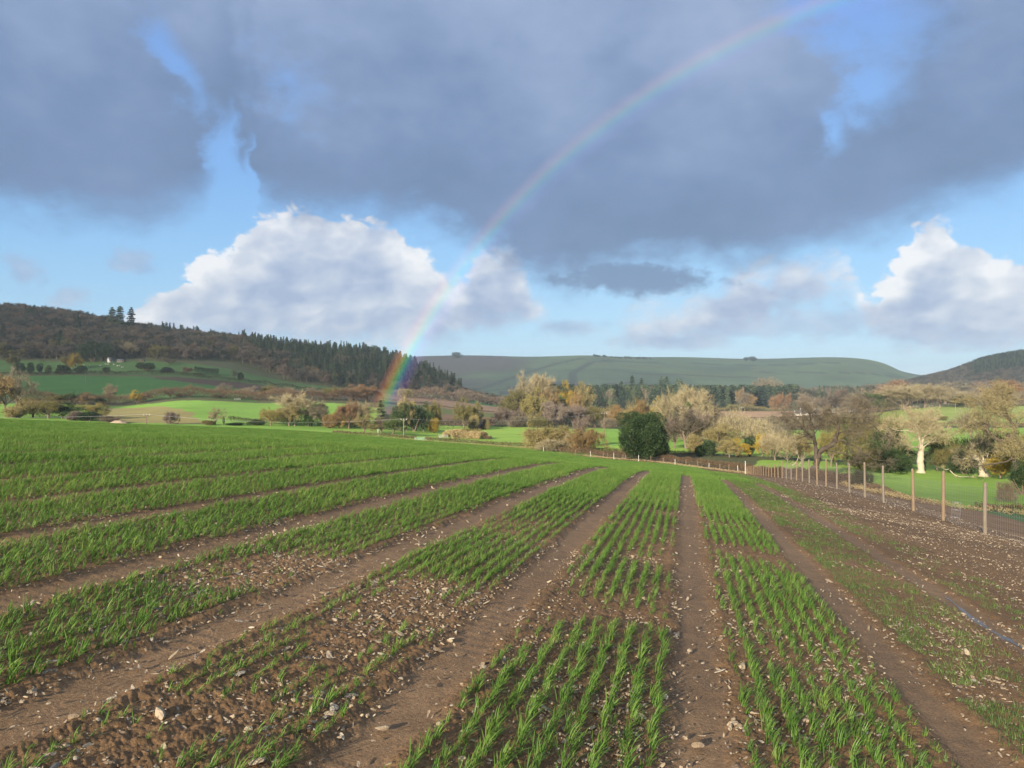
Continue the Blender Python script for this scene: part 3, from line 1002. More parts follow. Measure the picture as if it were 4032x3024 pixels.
def leaves(B, P, size, rg, flat=0.0):
    n = len(P)
    nrm = rg.normal(size=(n, 3))
    nrm[:, 2] += flat * np.sign(nrm[:, 2])
    nrm /= np.linalg.norm(nrm, axis=1)[:, None]
    r = rg.normal(size=(n, 3))
    a = np.cross(nrm, r)
    a /= np.linalg.norm(a, axis=1)[:, None]
    b = np.cross(nrm, a)
    s = (size * rg.uniform(.6, 1.3, n))[:, None]
    V = np.stack([P - a * s, P - b * s * .55, P + a * s, P + b * s * .55], 1).reshape(-1, 3)
    B.add(V, np.arange(4 * n).reshape(-1, 4))


def wander(p, d, L, n, wig, grav, rg):
    pts = [np.array(p, float)]
    d = np.array(d, float)
    d /= np.linalg.norm(d)
    for i in range(n):
        d = d + rg.normal(size=3) * wig
        d[2] += grav
        d /= np.linalg.norm(d)
        pts.append(pts[-1] + d * L / n)
    return np.array(pts), d


def perp(d, ang, rot, rg):
    r = rg.normal(size=3)
    a = np.cross(d, r)
    a /= np.linalg.norm(a)
    return d * math.cos(ang) + a * math.sin(ang)


def bare_tree(seed, H=12.0, spread=.9, wig=.16, trunk_r=.32, bole=.25, limbs=6, kids=(5, 5, 6), up=.06, twig_w=.05, twig_l=.9, ntw=5, leaf=None, leaf_n=0, lean=(0, 0), rlim=0.02, segs=6, up1=None):
    """returns (trunk mesh, crown mesh): trunk and limbs as tubes, twigs (and leaves) as the crown. Unit: metres, base at origin."""
    rg = np.random.default_rng(seed)
    T, Cn = Buf(), Buf()
    tp, td = wander((0, 0, -0.4), (lean[0], lean[1], 1), H * bole + .4, 5, wig * .4, 0.02, rg)
    rad0 = trunk_r * np.array([1.5, 1.12, 1.0, .93, .88, .85])
    tube(T, tp, rad0, 9)
    tips, tdirs = [], []

    def grow(p, d, L, r, lev):
        n = 6 if lev == 0 else 4
        P, dd = wander(p, d, L, n, wig * (1 + .25 * lev), (up if up1 is None or lev == 0 else up1) * (1 if lev < 2 else .5), rg)
        rr = np.linspace(r, r * .38, n + 1)
        tube(T if r > rlim * 2 else Cn, P, rr, (segs if lev == 0 else 4 if lev == 1 else 3), cap=False)
        if lev == len(kids):
            return
        nk = kids[lev]
        for i in range(nk):
            t = .22 + .78 * (i + rg.uniform(0, .9)) / nk
            k = min(int(t * n), n - 1)
            q = P[k] + (P[k + 1] - P[k]) * (t * n - k)
            bd = P[k + 1] - P[k]
            bd /= np.linalg.norm(bd)
            cd = perp(bd, rg.uniform(.45, 1.15) * spread, 0, rg)
            cl = L * rg.uniform(.40, .68) * (1.15 - .45 * t)
            cr = r * (1 - .6 * t) * .55
            if lev + 1 == len(kids):
                tips.append((q, q + cd * cl))
            else:
                grow(q, cd, cl, max(cr, .008), lev + 1)
        tips.append((P[-2], P[-1] + dd * L * .12))
    for i in range(limbs):
        a = 2 * math.pi * (i + rg.uniform(-.3, .3)) / limbs
        tilt = rg.uniform(.15, 1.0) * spread
        t = rg.uniform(.55, 1.0) if i else 1.0
        k = min(int(t * 5), 4)
        base = tp[k] + (tp[k + 1] - tp[k]) * (t * 5 - k)
        d = (math.sin(tilt) * math.cos(a) + lean[0] * .5, math.sin(tilt) * math.sin(a) + lean[1] * .5, math.cos(tilt))
        L = H * (1 - bole) * rg.uniform(.62, .9)
        grow(base, d, L, trunk_r * rg.uniform(.35, .55), 0)
    P0 = np.array([a for a, b in tips])
    P1 = np.array([b for a, b in tips])
    slivers(Cn, P0, P1, twig_w, rg)
    # twig sprays
    A, Bp = [], []
    for k in range(ntw):
        t = rg.uniform(.15, 1.0, len(P0))[:, None]
        q = P0 + (P1 - P0) * t
        d = (P1 - P0)
        d /= np.linalg.norm(d, axis=1)[:, None] + 1e-9
        d = d + rg.normal(size=d.shape) * .55
        d[:, 2] += .1
        A.append(q)
        Bp.append(q + d * twig_l * rg.uniform(.4, 1.1, len(q))[:, None])
    A = np.concatenate(A)
    Bp = np.concatenate(Bp)
    slivers(Cn, A, Bp, twig_w * .8, rg)
    if leaf:
        idx = rg.integers(0, len(A), leaf_n)
        t = rg.uniform(.3, 1.15, leaf_n)[:, None]
        Lp = A[idx] + (Bp[idx] - A[idx]) * t + rg.normal(size=(leaf_n, 3)) * leaf * .8
        leaves(Cn, Lp, leaf, rg)
    tm = T.mesh('trunk', True)
    cm = Cn.mesh('crown')
    zc = np.empty(len(cm.vertices) * 3, np.float32)
    cm.vertices.foreach_get('co', zc)
    zmax = float(np.percentile(zc[2::3], 98))
    return tm, cm, zmax, radius_of(cm)


def radius_of(me):
    co = np.empty(len(me.vertices) * 3, np.float32)
    me.vertices.foreach_get('co', co)
    co = co.reshape(-1, 3)
    return float(np.percentile(np.hypot(co[:, 0], co[:, 1]), 96))


def bush_mesh(seed, Hh=4.0, Rr=2.5, n=9000, leaf=.14, lobes=9, twig=.5, low=0.05, tw=.04, lk=1.0):
    """dense crown made of leaf-sized faces in lobes, hollow towards the middle"""
    rg = np.random.default_rng(seed)
    T, Cn = Buf(), Buf()
    cs = []
    for i in range(lobes):
        a = rg.uniform(0, 2 * np.pi)
        z = Hh * rg.uniform(low + .16, .80)
        rr = math.sqrt(rg.uniform(0, 1)) * Rr * (.62 + .16 * (1 - lk) / .3) * (1.0 if z < Hh * .55 else .72)
        rad = rg.uniform(.26, .48) * min(Rr, Hh * .6) * 1.25 * lk
        cs.append((rr * math.cos(a), rr * math.sin(a), z, rad))
    cs.append((0, 0, Hh * .52, Rr * (.62 if lk == 1 else .5)))
    if lk < 1:
        for i in range(16):
            a, z = rg.uniform(0, 2 * np.pi), Hh * rg.uniform(.18, .92)
            rr = Rr * .80 * math.sqrt(max(.05, 1 - (2.0 * max(z / Hh - .5, 0)) ** 2))
            cs.append((rr * math.cos(a), rr * math.sin(a), z, Rr * rg.uniform(.14, .26)))
    cs = np.array(cs)
    w = cs[:, 3] ** 2
    idx = rg.choice(len(cs), n, p=w / w.sum())
    d = rg.normal(size=(n, 3))
    d /= np.linalg.norm(d, axis=1)[:, None]
    sh = 1 - np.abs(rg.normal(size=n)) * .16 + rg.uniform(-.02, .10, n)
    lumps = 1 + .14 * np.sin(d[:, 0] * 7 + idx) * np.sin(d[:, 1] * 6 + 2 * idx) * np.cos(d[:, 2] * 5)
    P = cs[idx, :3] + d * (cs[idx, 3] * sh * lumps)[:, None] * np.array([1, 1, .88])
    keep = (P[:, 2] > Hh * low * rg.uniform(.3, 2.0, n))
    P = P[keep]
    # drop points buried deep inside other lobes
    deep = np.zeros(len(P), bool)
    for c in cs:
        deep |= np.linalg.norm((P - c[:3]) / np.array([1, 1, .88]), axis=1) < c[3] * .62
    P = P[~deep | (rg.uniform(size=len(P)) < .12)]
    leaves(Cn, P, leaf, rg)
    nt = int(len(P) * twig)
    if nt:
        k = rg.integers(0, len(P), nt)
        dd = P[k] - np.array([0, 0, Hh * .3])
        dd /= np.linalg.norm(dd, axis=1)[:, None]
        dd += rg.normal(size=dd.shape) * .35
        slivers(Cn, P[k] - dd * .5, P[k] + dd * rg.uniform(.1, .5, nt)[:, None] * (1 + 3 * leaf), tw, rg)
    # stems
    for i in range(6):
        a = i * 1.05 + rg.uniform(-.3, .3)
        P_, _ = wander((math.cos(a) * .1, math.sin(a) * .1, -.3), (math.cos(a) * .5, math.sin(a) * .5, 1), Hh * .7, 5, .12, .02, rg)
        tube(T, P_, np.linspace(.035 * Hh, .008 * Hh, 6), 6)
    return T.mesh('trunk', True), Cn.mesh('crown'), Hh, Rr


def conifer_mesh(seed, H=20.0, Rr=3.2, tiers=22, per=11, base=.12, ragged=.35, expo=.85):
    rg = np.random.default_rng(seed)
    T, Cn = Buf(), Buf()
    P, _ = wander((0, 0, -.5), (0, 0, 1), H * 1.0 + .5, 8, .012, .02, rg)
    tube(T, P, np.linspace(.26, .02, 9) * H / 20, 7)
    A, Bp, Wd = [], [], []
    for t in range(tiers):
        f = t / (tiers - 1)
        z = H * (base + (1 - base) * f * .985)
        rr = Rr * (1 - f) ** expo * rg.uniform(1 - ragged, 1.08) * (0.75 if f < .12 else 1) + .15
        for k in range(per):
            a = rg.uniform(0, 2 * np.pi)
            L = rr * rg.uniform(1 - ragged, 1.05)
            droop = rg.uniform(-.35, .05) * (1 - f * .8) + .25 * f
            c = np.array([math.cos(a), math.sin(a), droop])
            o = np.array([P[-1][0] * f, P[-1][1] * f, z + rg.uniform(-.3, .3)])
            nseg = 3
            for q in range(int(2 + L * 2.4)):
                s0 = rg.uniform(.1, .95) * L
                b0 = o + c * s0
                side = np.array([-c[1], c[0], 0]) * rg.choice([-1, 1])
                dl = (c * .6 + side * .8 + np.array([0, 0, rg.uniform(-.35, .1)])) * rg.uniform(.45, .9) * (.5 + .22 * Rr)
                A.append(b0 - dl * .15)
                Bp.append(b0 + dl)
                Wd.append(.30 + .05 * Rr)
            A.append(o)
            Bp.append(o + c * L)
            Wd.append(.34)
    slivers(Cn, np.array(A), np.array(Bp), np.array(Wd), rg)
    slivers(Cn, np.array([[0, 0, H * .94]]), np.array([[0, 0, H * 1.02]]), .2, rg)
    return T.mesh('trunk', True), Cn.mesh('crown'), H, Rr


# library of plant forms: name -> list of (trunk mesh, crown mesh, height, radius)
LIB = {}
LIB['bare'] = [bare_tree(11 + i, H=11, spread=.95, bole=.22, limbs=7, kids=(5, 4, 5), ntw=11, twig_w=.06, twig_l=.9) for i in range(3)]
LIB['bare_up'] = [bare_tree(31 + i, H=12, spread=.62, bole=.16, limbs=8, kids=(5, 5, 5), ntw=10, twig_w=.055, twig_l=1.0, up=.10) for i in range(3)]
LIB['wood'] = [bare_tree(51 + i, H=13, spread=.8, bole=.35, limbs=5, kids=(3, 4, 4), ntw=9, twig_w=.16, twig_l=1.5, trunk_r=.25) for i in range(4)]
LIB['leafy'] = [bare_tree(71 + i, H=10, spread=.95, bole=.2, limbs=8, kids=(5, 4, 4), ntw=6, twig_w=.05, twig_l=.9, leaf=.17, leaf_n=17000) for i in range(3)]
LIB['thin_leaf'] = [bare_tree(91 + i, H=10, spread=.9, bole=.2, limbs=8, kids=(5, 4, 5), ntw=10, twig_w=.055, twig_l=.9, leaf=.13, leaf_n=9000) for i in range(3)]
LIB['shrub'] = [bush_mesh(111 + i, 4.0, 2.8, 7000, .11, 9, twig=.8) for i in range(3)]
LIB['scrub'] = [bare_tree(131 + i, H=4.5, spread=1.15, bole=.06, limbs=13, kids=(4, 4, 5), ntw=9, twig_w=.04, twig_l=.55, trunk_r=.09, leaf=.08, leaf_n=6000, rlim=.01) for i in range(3)]
LIB['spruce'] = [conifer_mesh(151 + i, 20, 3.4, 24, 11, ragged=.35 + .08 * i) for i in range(4)]
LIB['pine'] = [conifer_mesh(161 + i, 20, 4.8, 17, 14, base=.18, ragged=.5, expo=.5) for i in range(3)]
LIB['cedar'] = [conifer_mesh(181 + i, 20, 6.0, 13, 40, base=.2, ragged=.55, expo=.42) for i in range(3)]
LIB['dense'] = [bush_mesh(171 + i, 9.0, 4.2, 12000, .17, 13, twig=.3) for i in range(2)]

for k_, L_ in LIB.items():
    for t_, c_, h_, r_ in L_:
        t_.materials.append(M['bark'])
        c_.materials.append(M['twig_brown'])
KITE = {'bare': 'bare_tree', 'bare_up': 'bare_tree', 'wood': 'broadleaf_tree', 'leafy': 'autumn_tree', 'thin_leaf': 'autumn_tree', 'shrub': 'bush', 'scrub': 'thorn_bush', 'spruce': 'conifer', 'pine': 'conifer', 'cedar': 'cedar', 'dense': 'evergreen_tree'}
NTREE = [0]


def plant(kind, X, Y, Hh, Wd=None, mat='twig_brown', bark='bark', label=None, group=None, name=None, cat=None, rz=None, var=None, sink=0.0):
    NTREE[0] += 1
    L = LIB[kind]
    t, c, h, r = L[(NTREE[0] if var is None else var) % len(L)]
    sz = Hh / h
    sx = (Wd / (2 * r)) if Wd else sz
    root = empty(name or KITE[kind], (X, Y, gz(X, Y) - sink), rng.uniform(0, 6.28) if rz is None else rz, (sx, sx, sz))
    for nm, me_, mt in (('trunk', t, bark), ('crown', c, mat)):
        o = bpy.data.objects.new(nm, me_)
        SC.collection.objects.link(o)
        o.parent = root
        o.material_slots[0].link = 'OBJECT'
        o.material_slots[0].material = M[mt]
    cat = cat or ('bush' if kind in ('shrub', 'scrub') else 'tree')
    tag(root, label, cat, group)
    return root


def tree_px(kind, px, top, Y, wpx, mat, label, bark='bark', group=None, name=None, base=None, **kw):
    """tree standing at bearing px and distance Y; its height comes from the measured top"""
    X = (px - 2016) / F_ * Y
    z0 = gz(X, Y)
    z1 = unproj(px, top, Y)[2]
    Hh = max(1.2, z1 - z0)
    return plant(kind, X, Y, Hh * 1.02, wpx / F_ * Y * (1.25 if Y < 700 and kind != 'dense' else 1.1), mat, bark, label, group, name, **kw)


# ------------------------------------------------------------------ crop plants (too many to count: instanced stuff)
SRC = bpy.data.collections.new('seedling_forms')       # source shapes, only reached through geometry nodes


def blade_tuft(name, seed, nb, Hh, w, spread, segs=4, bend=.5, lean=(.25, .15)):
    rg = np.random.default_rng(seed)
    B = Buf()
    for i in range(nb):
        a = rg.uniform(0, 2 * np.pi)
        o = np.array([math.cos(a), math.sin(a), 0]) * rg.uniform(0, spread)
        h = Hh * rg.uniform(.55, 1.1)
        az = rg.uniform(0, 2 * np.pi)
        out = np.array([math.cos(az), math.sin(az)]) * rg.uniform(.1, .75) * bend + np.array(lean) * rg.uniform(.5, 1.3)
        side = np.array([-math.sin(az + rg.uniform(-.6, .6)), math.cos(az), 0])
        pts = []
        for k in range(segs + 1):
            t = k / segs
            x = out * (t ** 1.7) * h
            z = h * (t - .32 * t ** 3 * (abs(out[0]) + abs(out[1])))
            pts.append(o + np.array([x[0], x[1], z]))
        pts = np.array(pts)
        ww = w * np.array([.55, .95, 1.0, .7, .05][:segs + 1]) if segs == 4 else w * np.linspace(1, .05, segs + 1)
        V = np.stack([pts - side * ww[:, None] * .5, pts + side * ww[:, None] * .5], 1).reshape(-1, 3)
        q = [[2 * k, 2 * k + 1, 2 * k + 3, 2 * k + 2] for k in range(segs)]
        B.add(V, q)
    return B.mesh(name)


def make_sources(prefix, meshes, mat):
    col = bpy.data.collections.new(prefix)
    for i, me_ in enumerate(meshes):
        me_.materials.clear()
        me_.materials.append(mat)
        o = bpy.data.objects.new('%s_form' % prefix, me_)
        col.objects.link(o)
    return col


def scatter(name, P, rot, scl, col, label, idx=None, cat=None, nform=None):
    """ONE object whose points carry the forms of a collection"""
    me_ = bpy.data.meshes.new(name)
    P = np.ascontiguousarray(P, np.float32)
    me_.vertices.add(len(P))
    me_.vertices.foreach_set('co', P.ravel())
    a = me_.attributes.new('rot', 'FLOAT_VECTOR', 'POINT')
    a.data.foreach_set('vector', np.ascontiguousarray(rot, np.float32).ravel())
    a = me_.attributes.new('scl', 'FLOAT_VECTOR', 'POINT')
    a.data.foreach_set('vector', np.ascontiguousarray(scl, np.float32).ravel())
    a = me_.attributes.new('pick', 'INT', 'POINT')
    a.data.foreach_set('value', (rng.integers(0, len(col.objects), len(P)) if idx is None else idx).astype(np.int32))
    o = obj(name, me_)
    ng = bpy.data.node_groups.new(name, 'GeometryNodeTree')
    ng.interface.new_socket('Geometry', in_out='INPUT', socket_type='NodeSocketGeometry')
    ng.interface.new_socket('Geometry', in_out='OUTPUT', socket_type='NodeSocketGeometry')
    N = NT(ng)
    gi = N.n('NodeGroupInput')
    go = N.n('NodeGroupOutput')
    ci = N.n('GeometryNodeCollectionInfo')
    ci.inputs['Collection'].default_value = col
    ci.inputs['Separate Children'].default_value = True
    ci.inputs['Reset Children'].default_value = True
    ip = N.n('GeometryNodeInstanceOnPoints')
    ip.inputs['Pick Instance'].default_value = True

    def att(nm, ty):
        q = N.n('GeometryNodeInputNamedAttribute', data_type=ty)
        q.inputs['Name'].default_value = nm
        return [s_ for s_ in q.outputs if s_.enabled and s_.name == 'Attribute'][0]
    N.link(gi.outputs[0], ip.inputs['Points'])
    N.link(ci.outputs[0], ip.inputs['Instance'])
    N.link(att('pick', 'INT'), ip.inputs['Instance Index'])
    N.link(att('rot', 'FLOAT_VECTOR'), ip.inputs['Rotation'])
    N.link(att('scl', 'FLOAT_VECTOR'), ip.inputs['Scale'])
    N.link(ip.outputs[0], go.inputs[0])
    md = o.modifiers.new(name, 'NODES')
    md.node_group = ng
    tag(o, label, cat, kind='stuff')
    return o


def in_view(X, Y, lim=37.0):
    return np.abs(np.degrees(np.arctan2(X, Y))) < lim


near_forms = make_sources('wheat_plant', [blade_tuft('wheat_plant', 200 + i, 9, .112, .0046, .016, 4, .85, (.38, .12)) for i in range(6)], M['blade'])
mid_forms = make_sources('wheat_tuft', [blade_tuft('wheat_tuft', 220 + i, 14, .106, .0066, .060, 3, .8, (.36, .12)) for i in range(5)], M['blade'])
far_forms = make_sources('wheat_clump', [blade_tuft('wheat_clump', 240 + i, 46, .115, .016, .28, 2) for i in range(5)], M['blade'])
short_forms = make_sources('short_tuft', [blade_tuft('short_tuft', 260 + i, 7, .048, .0042, .035, 3, 1.2) for i in range(5)], M['blade_short'])


def rows(u0, u1, du, vmin, vmax, jit):
    """seedlings along the drill rows between the wheel tracks"""
    US, VS = [], []
    k0, k1 = int(math.floor((vmin - V0) / SP)), int(math.ceil((vmax - V0) / SP))
    for k in range(k0, k1 + 1):
        for j in range(9):
            mg = .225 if k >= -2 else .185          # further left the sward closes over the tracks
            v = V0 + k * SP + mg + j * (SP - 2 * mg) / 8
            if v < vmin or v > vmax:
                continue
            u = np.arange(u0, u1, du)
            u = u + rng.uniform(-du, du, len(u)) * .6
            US.append(u)
            VS.append(v + rng.normal(0, jit, len(u)))
    return np.concatenate(US), np.concatenate(VS)


u, v = rows(1.2, 16, .030, -14, 4.4, .013)
X, Y = xy(u, v)
r = np.hypot(X, Y)
c = cover(u, v)
gapn = fbm(u / .28, v / .5, 2, 301)
k = in_view(X, Y, 40) & (r < 15) & (r > 1.9) & (v < V0 + SP) & (rng.uniform(size=len(u)) < np.clip(.05 + c * 1.25, 0, .93)) & (gapn < .36 + c * .75)
X, Y, c_ = X[k], Y[k], c[k]
n = len(X)
sz = rng.uniform(.45, 1.12, n) * (.60 + .50 * c_)
scatter('wheat_seedlings', np.c_[X, Y, ground(X, Y) - .006], np.c_[rng.normal(0, .12, n), rng.normal(0, .12, n), rng.uniform(-.9, .9, n)], np.c_[sz, sz, sz], near_forms,
        'bright green young wheat standing in drill rows between the wheel tracks')
print('near plants', n)

u, v = rows(8, 36, .055, -34, 4.4, .018)
X, Y = xy(u, v)
r = np.hypot(X, Y)
c = cover(u, v)
gapn = fbm(u / .4, v / .7, 2, 302)
k = in_view(X, Y, 38) & (r < 34) & (r >= 14.6) & (v < V0 + SP) & (rng.uniform(size=len(u)) < np.clip(.05 + c * 1.25, 0, .95)) & (gapn < .40 + c * .8)
X, Y, c_ = X[k], Y[k], c[k]
n = len(X)
sz = rng.uniform(.7, 1.1, n) * (.65 + .42 * c_)
scatter('wheat_rows', np.c_[X, Y, ground(X, Y) - .006], np.c_[rng.normal(0, .12, n), rng.normal(0, .12, n), rng.uniform(-.9, .9, n)], np.c_[sz, sz, sz], mid_forms,
        'green wheat rows closing up further out in the field')
print('mid plants', n)

n = 90000
az_ = np.radians(rng.uniform(-38, 22, n))
rr = np.sqrt(rng.uniform(32 ** 2, 175 ** 2, n))
rr = np.where(rng.uniform(size=n) < .6, np.exp(rng.uniform(math.log(32), math.log(175), n)), rr)
X, Y = rr * np.sin(az_), rr * np.cos(az_)
u, v = uv(X, Y)
c = cover(u, v)
k = (rng.uniform(size=n) < np.clip(c * 1.2, 0, 1)) & (v < V0 + 2 * SP)
X, Y, rr = X[k], Y[k], rr[k]
n = len(X)
sz = rng.uniform(.65, 1.05, n)
sw = sz * (1 + rr / 70)
scatter('wheat_sward', np.c_[X, Y, ground(X, Y) - .02], np.c_[np.zeros(n), np.zeros(n), rng.uniform(-1, 1, n)], np.c_[sw, sw, sz], far_forms,
        'dark green wheat sward running over the brow of the field')
print('far clumps', n)

n = 120000
u = np.exp(rng.uniform(math.log(3), math.log(60), n))
v = V0 + SP + .2 + (rng.uniform(size=n) ** 1.2) * 4.6
X, Y = xy(u, v)
c = cover(u, v)
cl = fbm(u / .35, v / .3, 3, 310)
k = in_view(X, Y, 38) & (rng.uniform(size=n) < np.clip(c * .75, 0, 1)) & (cl > .50 - .35 * c) & (track_profile(v, u)[0] < .5)
X, Y, u = X[k], Y[k], u[k]
n = len(X)
sz = rng.uniform(.6, 1.45, n) * (1 + np.clip(u - 8, 0, 40) * .02)
scatter('short_grass', np.c_[X, Y, ground(X, Y) - .004], np.c_[rng.normal(0, .2, n), rng.normal(0, .2, n), rng.uniform(0, 6.28, n)], np.c_[sz, sz, sz], short_forms,
        'short thin grass and weak seedlings on the strip nearest the right fence')
print('short', n)


# ------------------------------------------------------------------ stones
def stone_mesh(seed, long=1.0, flat=.5):
    rg = np.random.default_rng(seed)
    import bmesh
    bm = bmesh.new()
    bmesh.ops.create_icosphere(bm, subdivisions=2, radius=.5)
    cuts = [(lambda q: q / np.linalg.norm(q))(rg.normal(size=3)) for _ in range(7)]
    for vv in bm.verts:
        p = np.array(vv.co)
        for cdir in cuts:
            s_ = p @ cdir - rg.uniform(.29, .30)
            if s_ > 0:
                p = p - cdir * s_
        p = p * np.array([1.0 * long, .72, flat]) * (1 + rg.normal() * .02)
        vv.co = p
    me_ = bpy.data.meshes.new('stone')
    bm.to_mesh(me_)
    bm.free()
    return me_


st_meshes = [stone_mesh(400 + i, l, f) for i, (l, f) in enumerate([(1, .55), (1.5, .4), (1.2, .7), (2.0, .35), (1.1, .35), (1.7, .5), (2.6, .3), (1.0, .8)])]
for m_ in st_meshes:
    m_.materials.append(M['stone'])
st_col = bpy.data.collections.new('stone_forms')
for m_ in st_meshes:
    st_col.objects.link(bpy.data.objects.new('stone_form', m_))


def stone_density(u, v):
    tp, k, dd = track_profile(v)
    n = fbm(u / 1.3, v / 1.0, 3, 410)
    d = .46 + 1.2 * (n - .4)
    d = d + .30 * sst(v, 2.6, 4.5) + .25 * sst(v, -.9, -2.5) * (1 - sst(u, 6, 14))
    d = d + .35 * np.exp(-((dd - .25) / .07) ** 2)
    d = d * (1 - .88 * tp)
    return np.clip(d, .03, 1.0)


def stone_pts(n, r0, r1, power=1.0):
    az_ = np.radians(rng.uniform(-39, 39, n))
    rr = np.exp(rng.uniform(math.log(r0), math.log(r1), n)) if power == 0 else np.sqrt(rng.uniform(r0 ** 2, r1 ** 2, n))
    X, Y = rr * np.sin(az_), rr * np.cos(az_)
    u, v = uv(X, Y)
    k = rng.uniform(size=n) * 1.2 < stone_density(u, v)
    fx = np.interp(Y, [f[1] for f in FENCE], [f[0] for f in FENCE])
    k &= (X < fx + 6)
    return X[k], Y[k], rr[k]


# small chips, everywhere
X1, Y1, r1 = stone_pts(78000, 2.0, 9, 1)
X2, Y2, r2 = stone_pts(90000, 8, 26, 1)
X3, Y3, r3 = stone_pts(36000, 25, 60, 0)
X, Y, rr = np.r_[X1, X2, X3], np.r_[Y1, Y2, Y3], np.r_[r1, r2, r3]
n = len(X)
s_ = (.0042 + .013 * rng.uniform(size=n) ** 4 + .008 * (rng.uniform(size=n) < .22)) * (1 + np.clip(rr - 7, 0, 40) * .032)
scatter('stone_chips', np.c_[X, Y, ground(X, Y) + s_ * .10], np.c_[rng.normal(0, .35, n), rng.normal(0, .35, n), rng.uniform(0, 6.28, n)], np.c_[s_, s_, s_] * 1.6, st_col,
        'pale flint chips and small stones strewn over the brown soil')
print('chips', n)
# larger stones: the nearest are objects of their own
X, Y, rr = stone_pts(9000, 2.6, 24, 0)
s_ = .017 + .040 * rng.uniform(size=len(X)) ** 5.0
order = np.argsort(-(s_ / rr))
near = order[:270]
rest = order[270:]
scatter('field_stones', np.c_[X[rest], Y[rest], ground(X[rest], Y[rest]) + s_[rest] * .02], np.c_[rng.normal(0, .3, len(rest)), rng.normal(0, .3, len(rest)), rng.uniform(0, 6.28, len(rest))],
        np.c_[s_[rest], s_[rest], s_[rest]], st_col, 'cream and grey stones lying thickly on the ploughed ground')
for i in near:
    o = bpy.data.objects.new('stone', st_meshes[rng.integers(0, len(st_meshes))])
    o.location = (X[i], Y[i], gz(X[i], Y[i]) + s_[i] * .03)
    o.rotation_euler = (rng.normal(0, .25), rng.normal(0, .25), rng.uniform(0, 6.28))
    o.scale = (s_[i],) * 3
    SC.collection.objects.link(o)
    tag(o, 'pale angular stone lying loose on the bare brown soil', 'stone', 'larger pale stones on the soil')
for (px, py, size, lab) in [(642, 2812, .085, 'large smooth oval grey stone lying alone near the lower left corner'),
                            (948, 2655, .07, 'grey cobble in a dark hollow left of the leftmost wide wheel track'),
                            (1320, 2790, .07, 'cream wedge shaped stone beside the left wheel track'),
                            (1015, 3000, .08, 'tan rounded stone cut by the bottom edge of the photo'),
                            (2917, 2625, .085, 'grey slab of shale between wheat rows right of the middle track'),
                            (3032, 2665, .075, 'flat pale grey stone among wheat right of the middle track')]:
    a = (px - 2016) / F_
    b = -(py - HOR) / F_
    Yd = 3.5
    for _ in range(30):
        Yd = gz(a * Yd, Yd) / b
    o = bpy.data.objects.new('stone', st_meshes[2 if size > .08 else 4])
    o.location = (a * Yd, Yd, gz(a * Yd, Yd) + size * .16)
    o.rotation_euler = (.1, .15, rng.uniform(0, 6.28))
    o.scale = (size, size, size)
    SC.collection.objects.link(o)
    tag(o, lab, 'stone', 'larger pale stones on the soil')


# ------------------------------------------------------------------ puddle in the right-hand wheel track
def puddle():
    B = Buf()
    L, Rr_ = [], []
    for i in range(60):
        t = i / 59
        uu = 5.6 + t * 4.0
        wv = (.040 if vnoise(np.array([uu * 3.1]), np.array([9.0]), 6)[0] > .3 else .012) * (math.sin(math.pi * min(1, t * 1.02)) ** .35) * (.55 + .7 * float(vnoise(np.array([uu * 2.3]), np.array([3.0]), 5)[0])) + .004
        cx = V0 + 2 * SP + .04 * math.sin(uu * 2.1) - .02
        L.append((uu, cx - wv))
        Rr_.append((uu, cx + wv))
    pts = L + Rr_[::-1]
    P = [xy(a, b) for a, b in pts]
    z = [gz(p[0], p[1]) for p in P]
    V = [(p[0], p[1], gz(*xy(a, V0 + 2 * SP)) - .009) for p, (a, b) in zip(P, pts)]
    n = len(L)
    q = [[i, i + 1, 2 * n - 2 - i, 2 * n - 1 - i] for i in range(n - 1)]
    B.add(V, q)
    m, N, out = mat_new('puddle_water')
    geo = N.n('ShaderNodeNewGeometry').outputs['Position']
    p = principled(N, out, (0.12, 0.09, 0.07, 1), 0.22, 0.25, bump(N, N.noise(geo, 14.0, 3, .5), .08, .01))
    p.inputs['IOR'].default_value = 1.33
    tag(obj('puddle', B.mesh('puddle'), m), 'long shallow puddle lying in the wheel track at the right edge', 'puddle', kind='structure')


puddle()


# ------------------------------------------------------------------ fences
def post_mesh(h, r, seed, slant=.012):
    rg = np.random.default_rng(seed)
    B = Buf()
    z = np.array([-.3, 0, h * .3, h * .6, h * .9, h, h + .004])
    dx = np.cumsum(rg.normal(0, slant * .4, 7))
    P = np.c_[dx, np.cumsum(rg.normal(0, slant * .4, 7)), z]
    tube(B, P, r * np.array([1.05, 1.04, 1.0, .97, .94, .9, .6]) * (1 + rg.normal(0, .03, 7)), 10)
    return B.mesh('post', True)


def tape(B, P, w):
    """thin wire as a 3-sided tube through points"""
    tube(B, np.array(P), np.full(len(P), w), 3, cap=False)


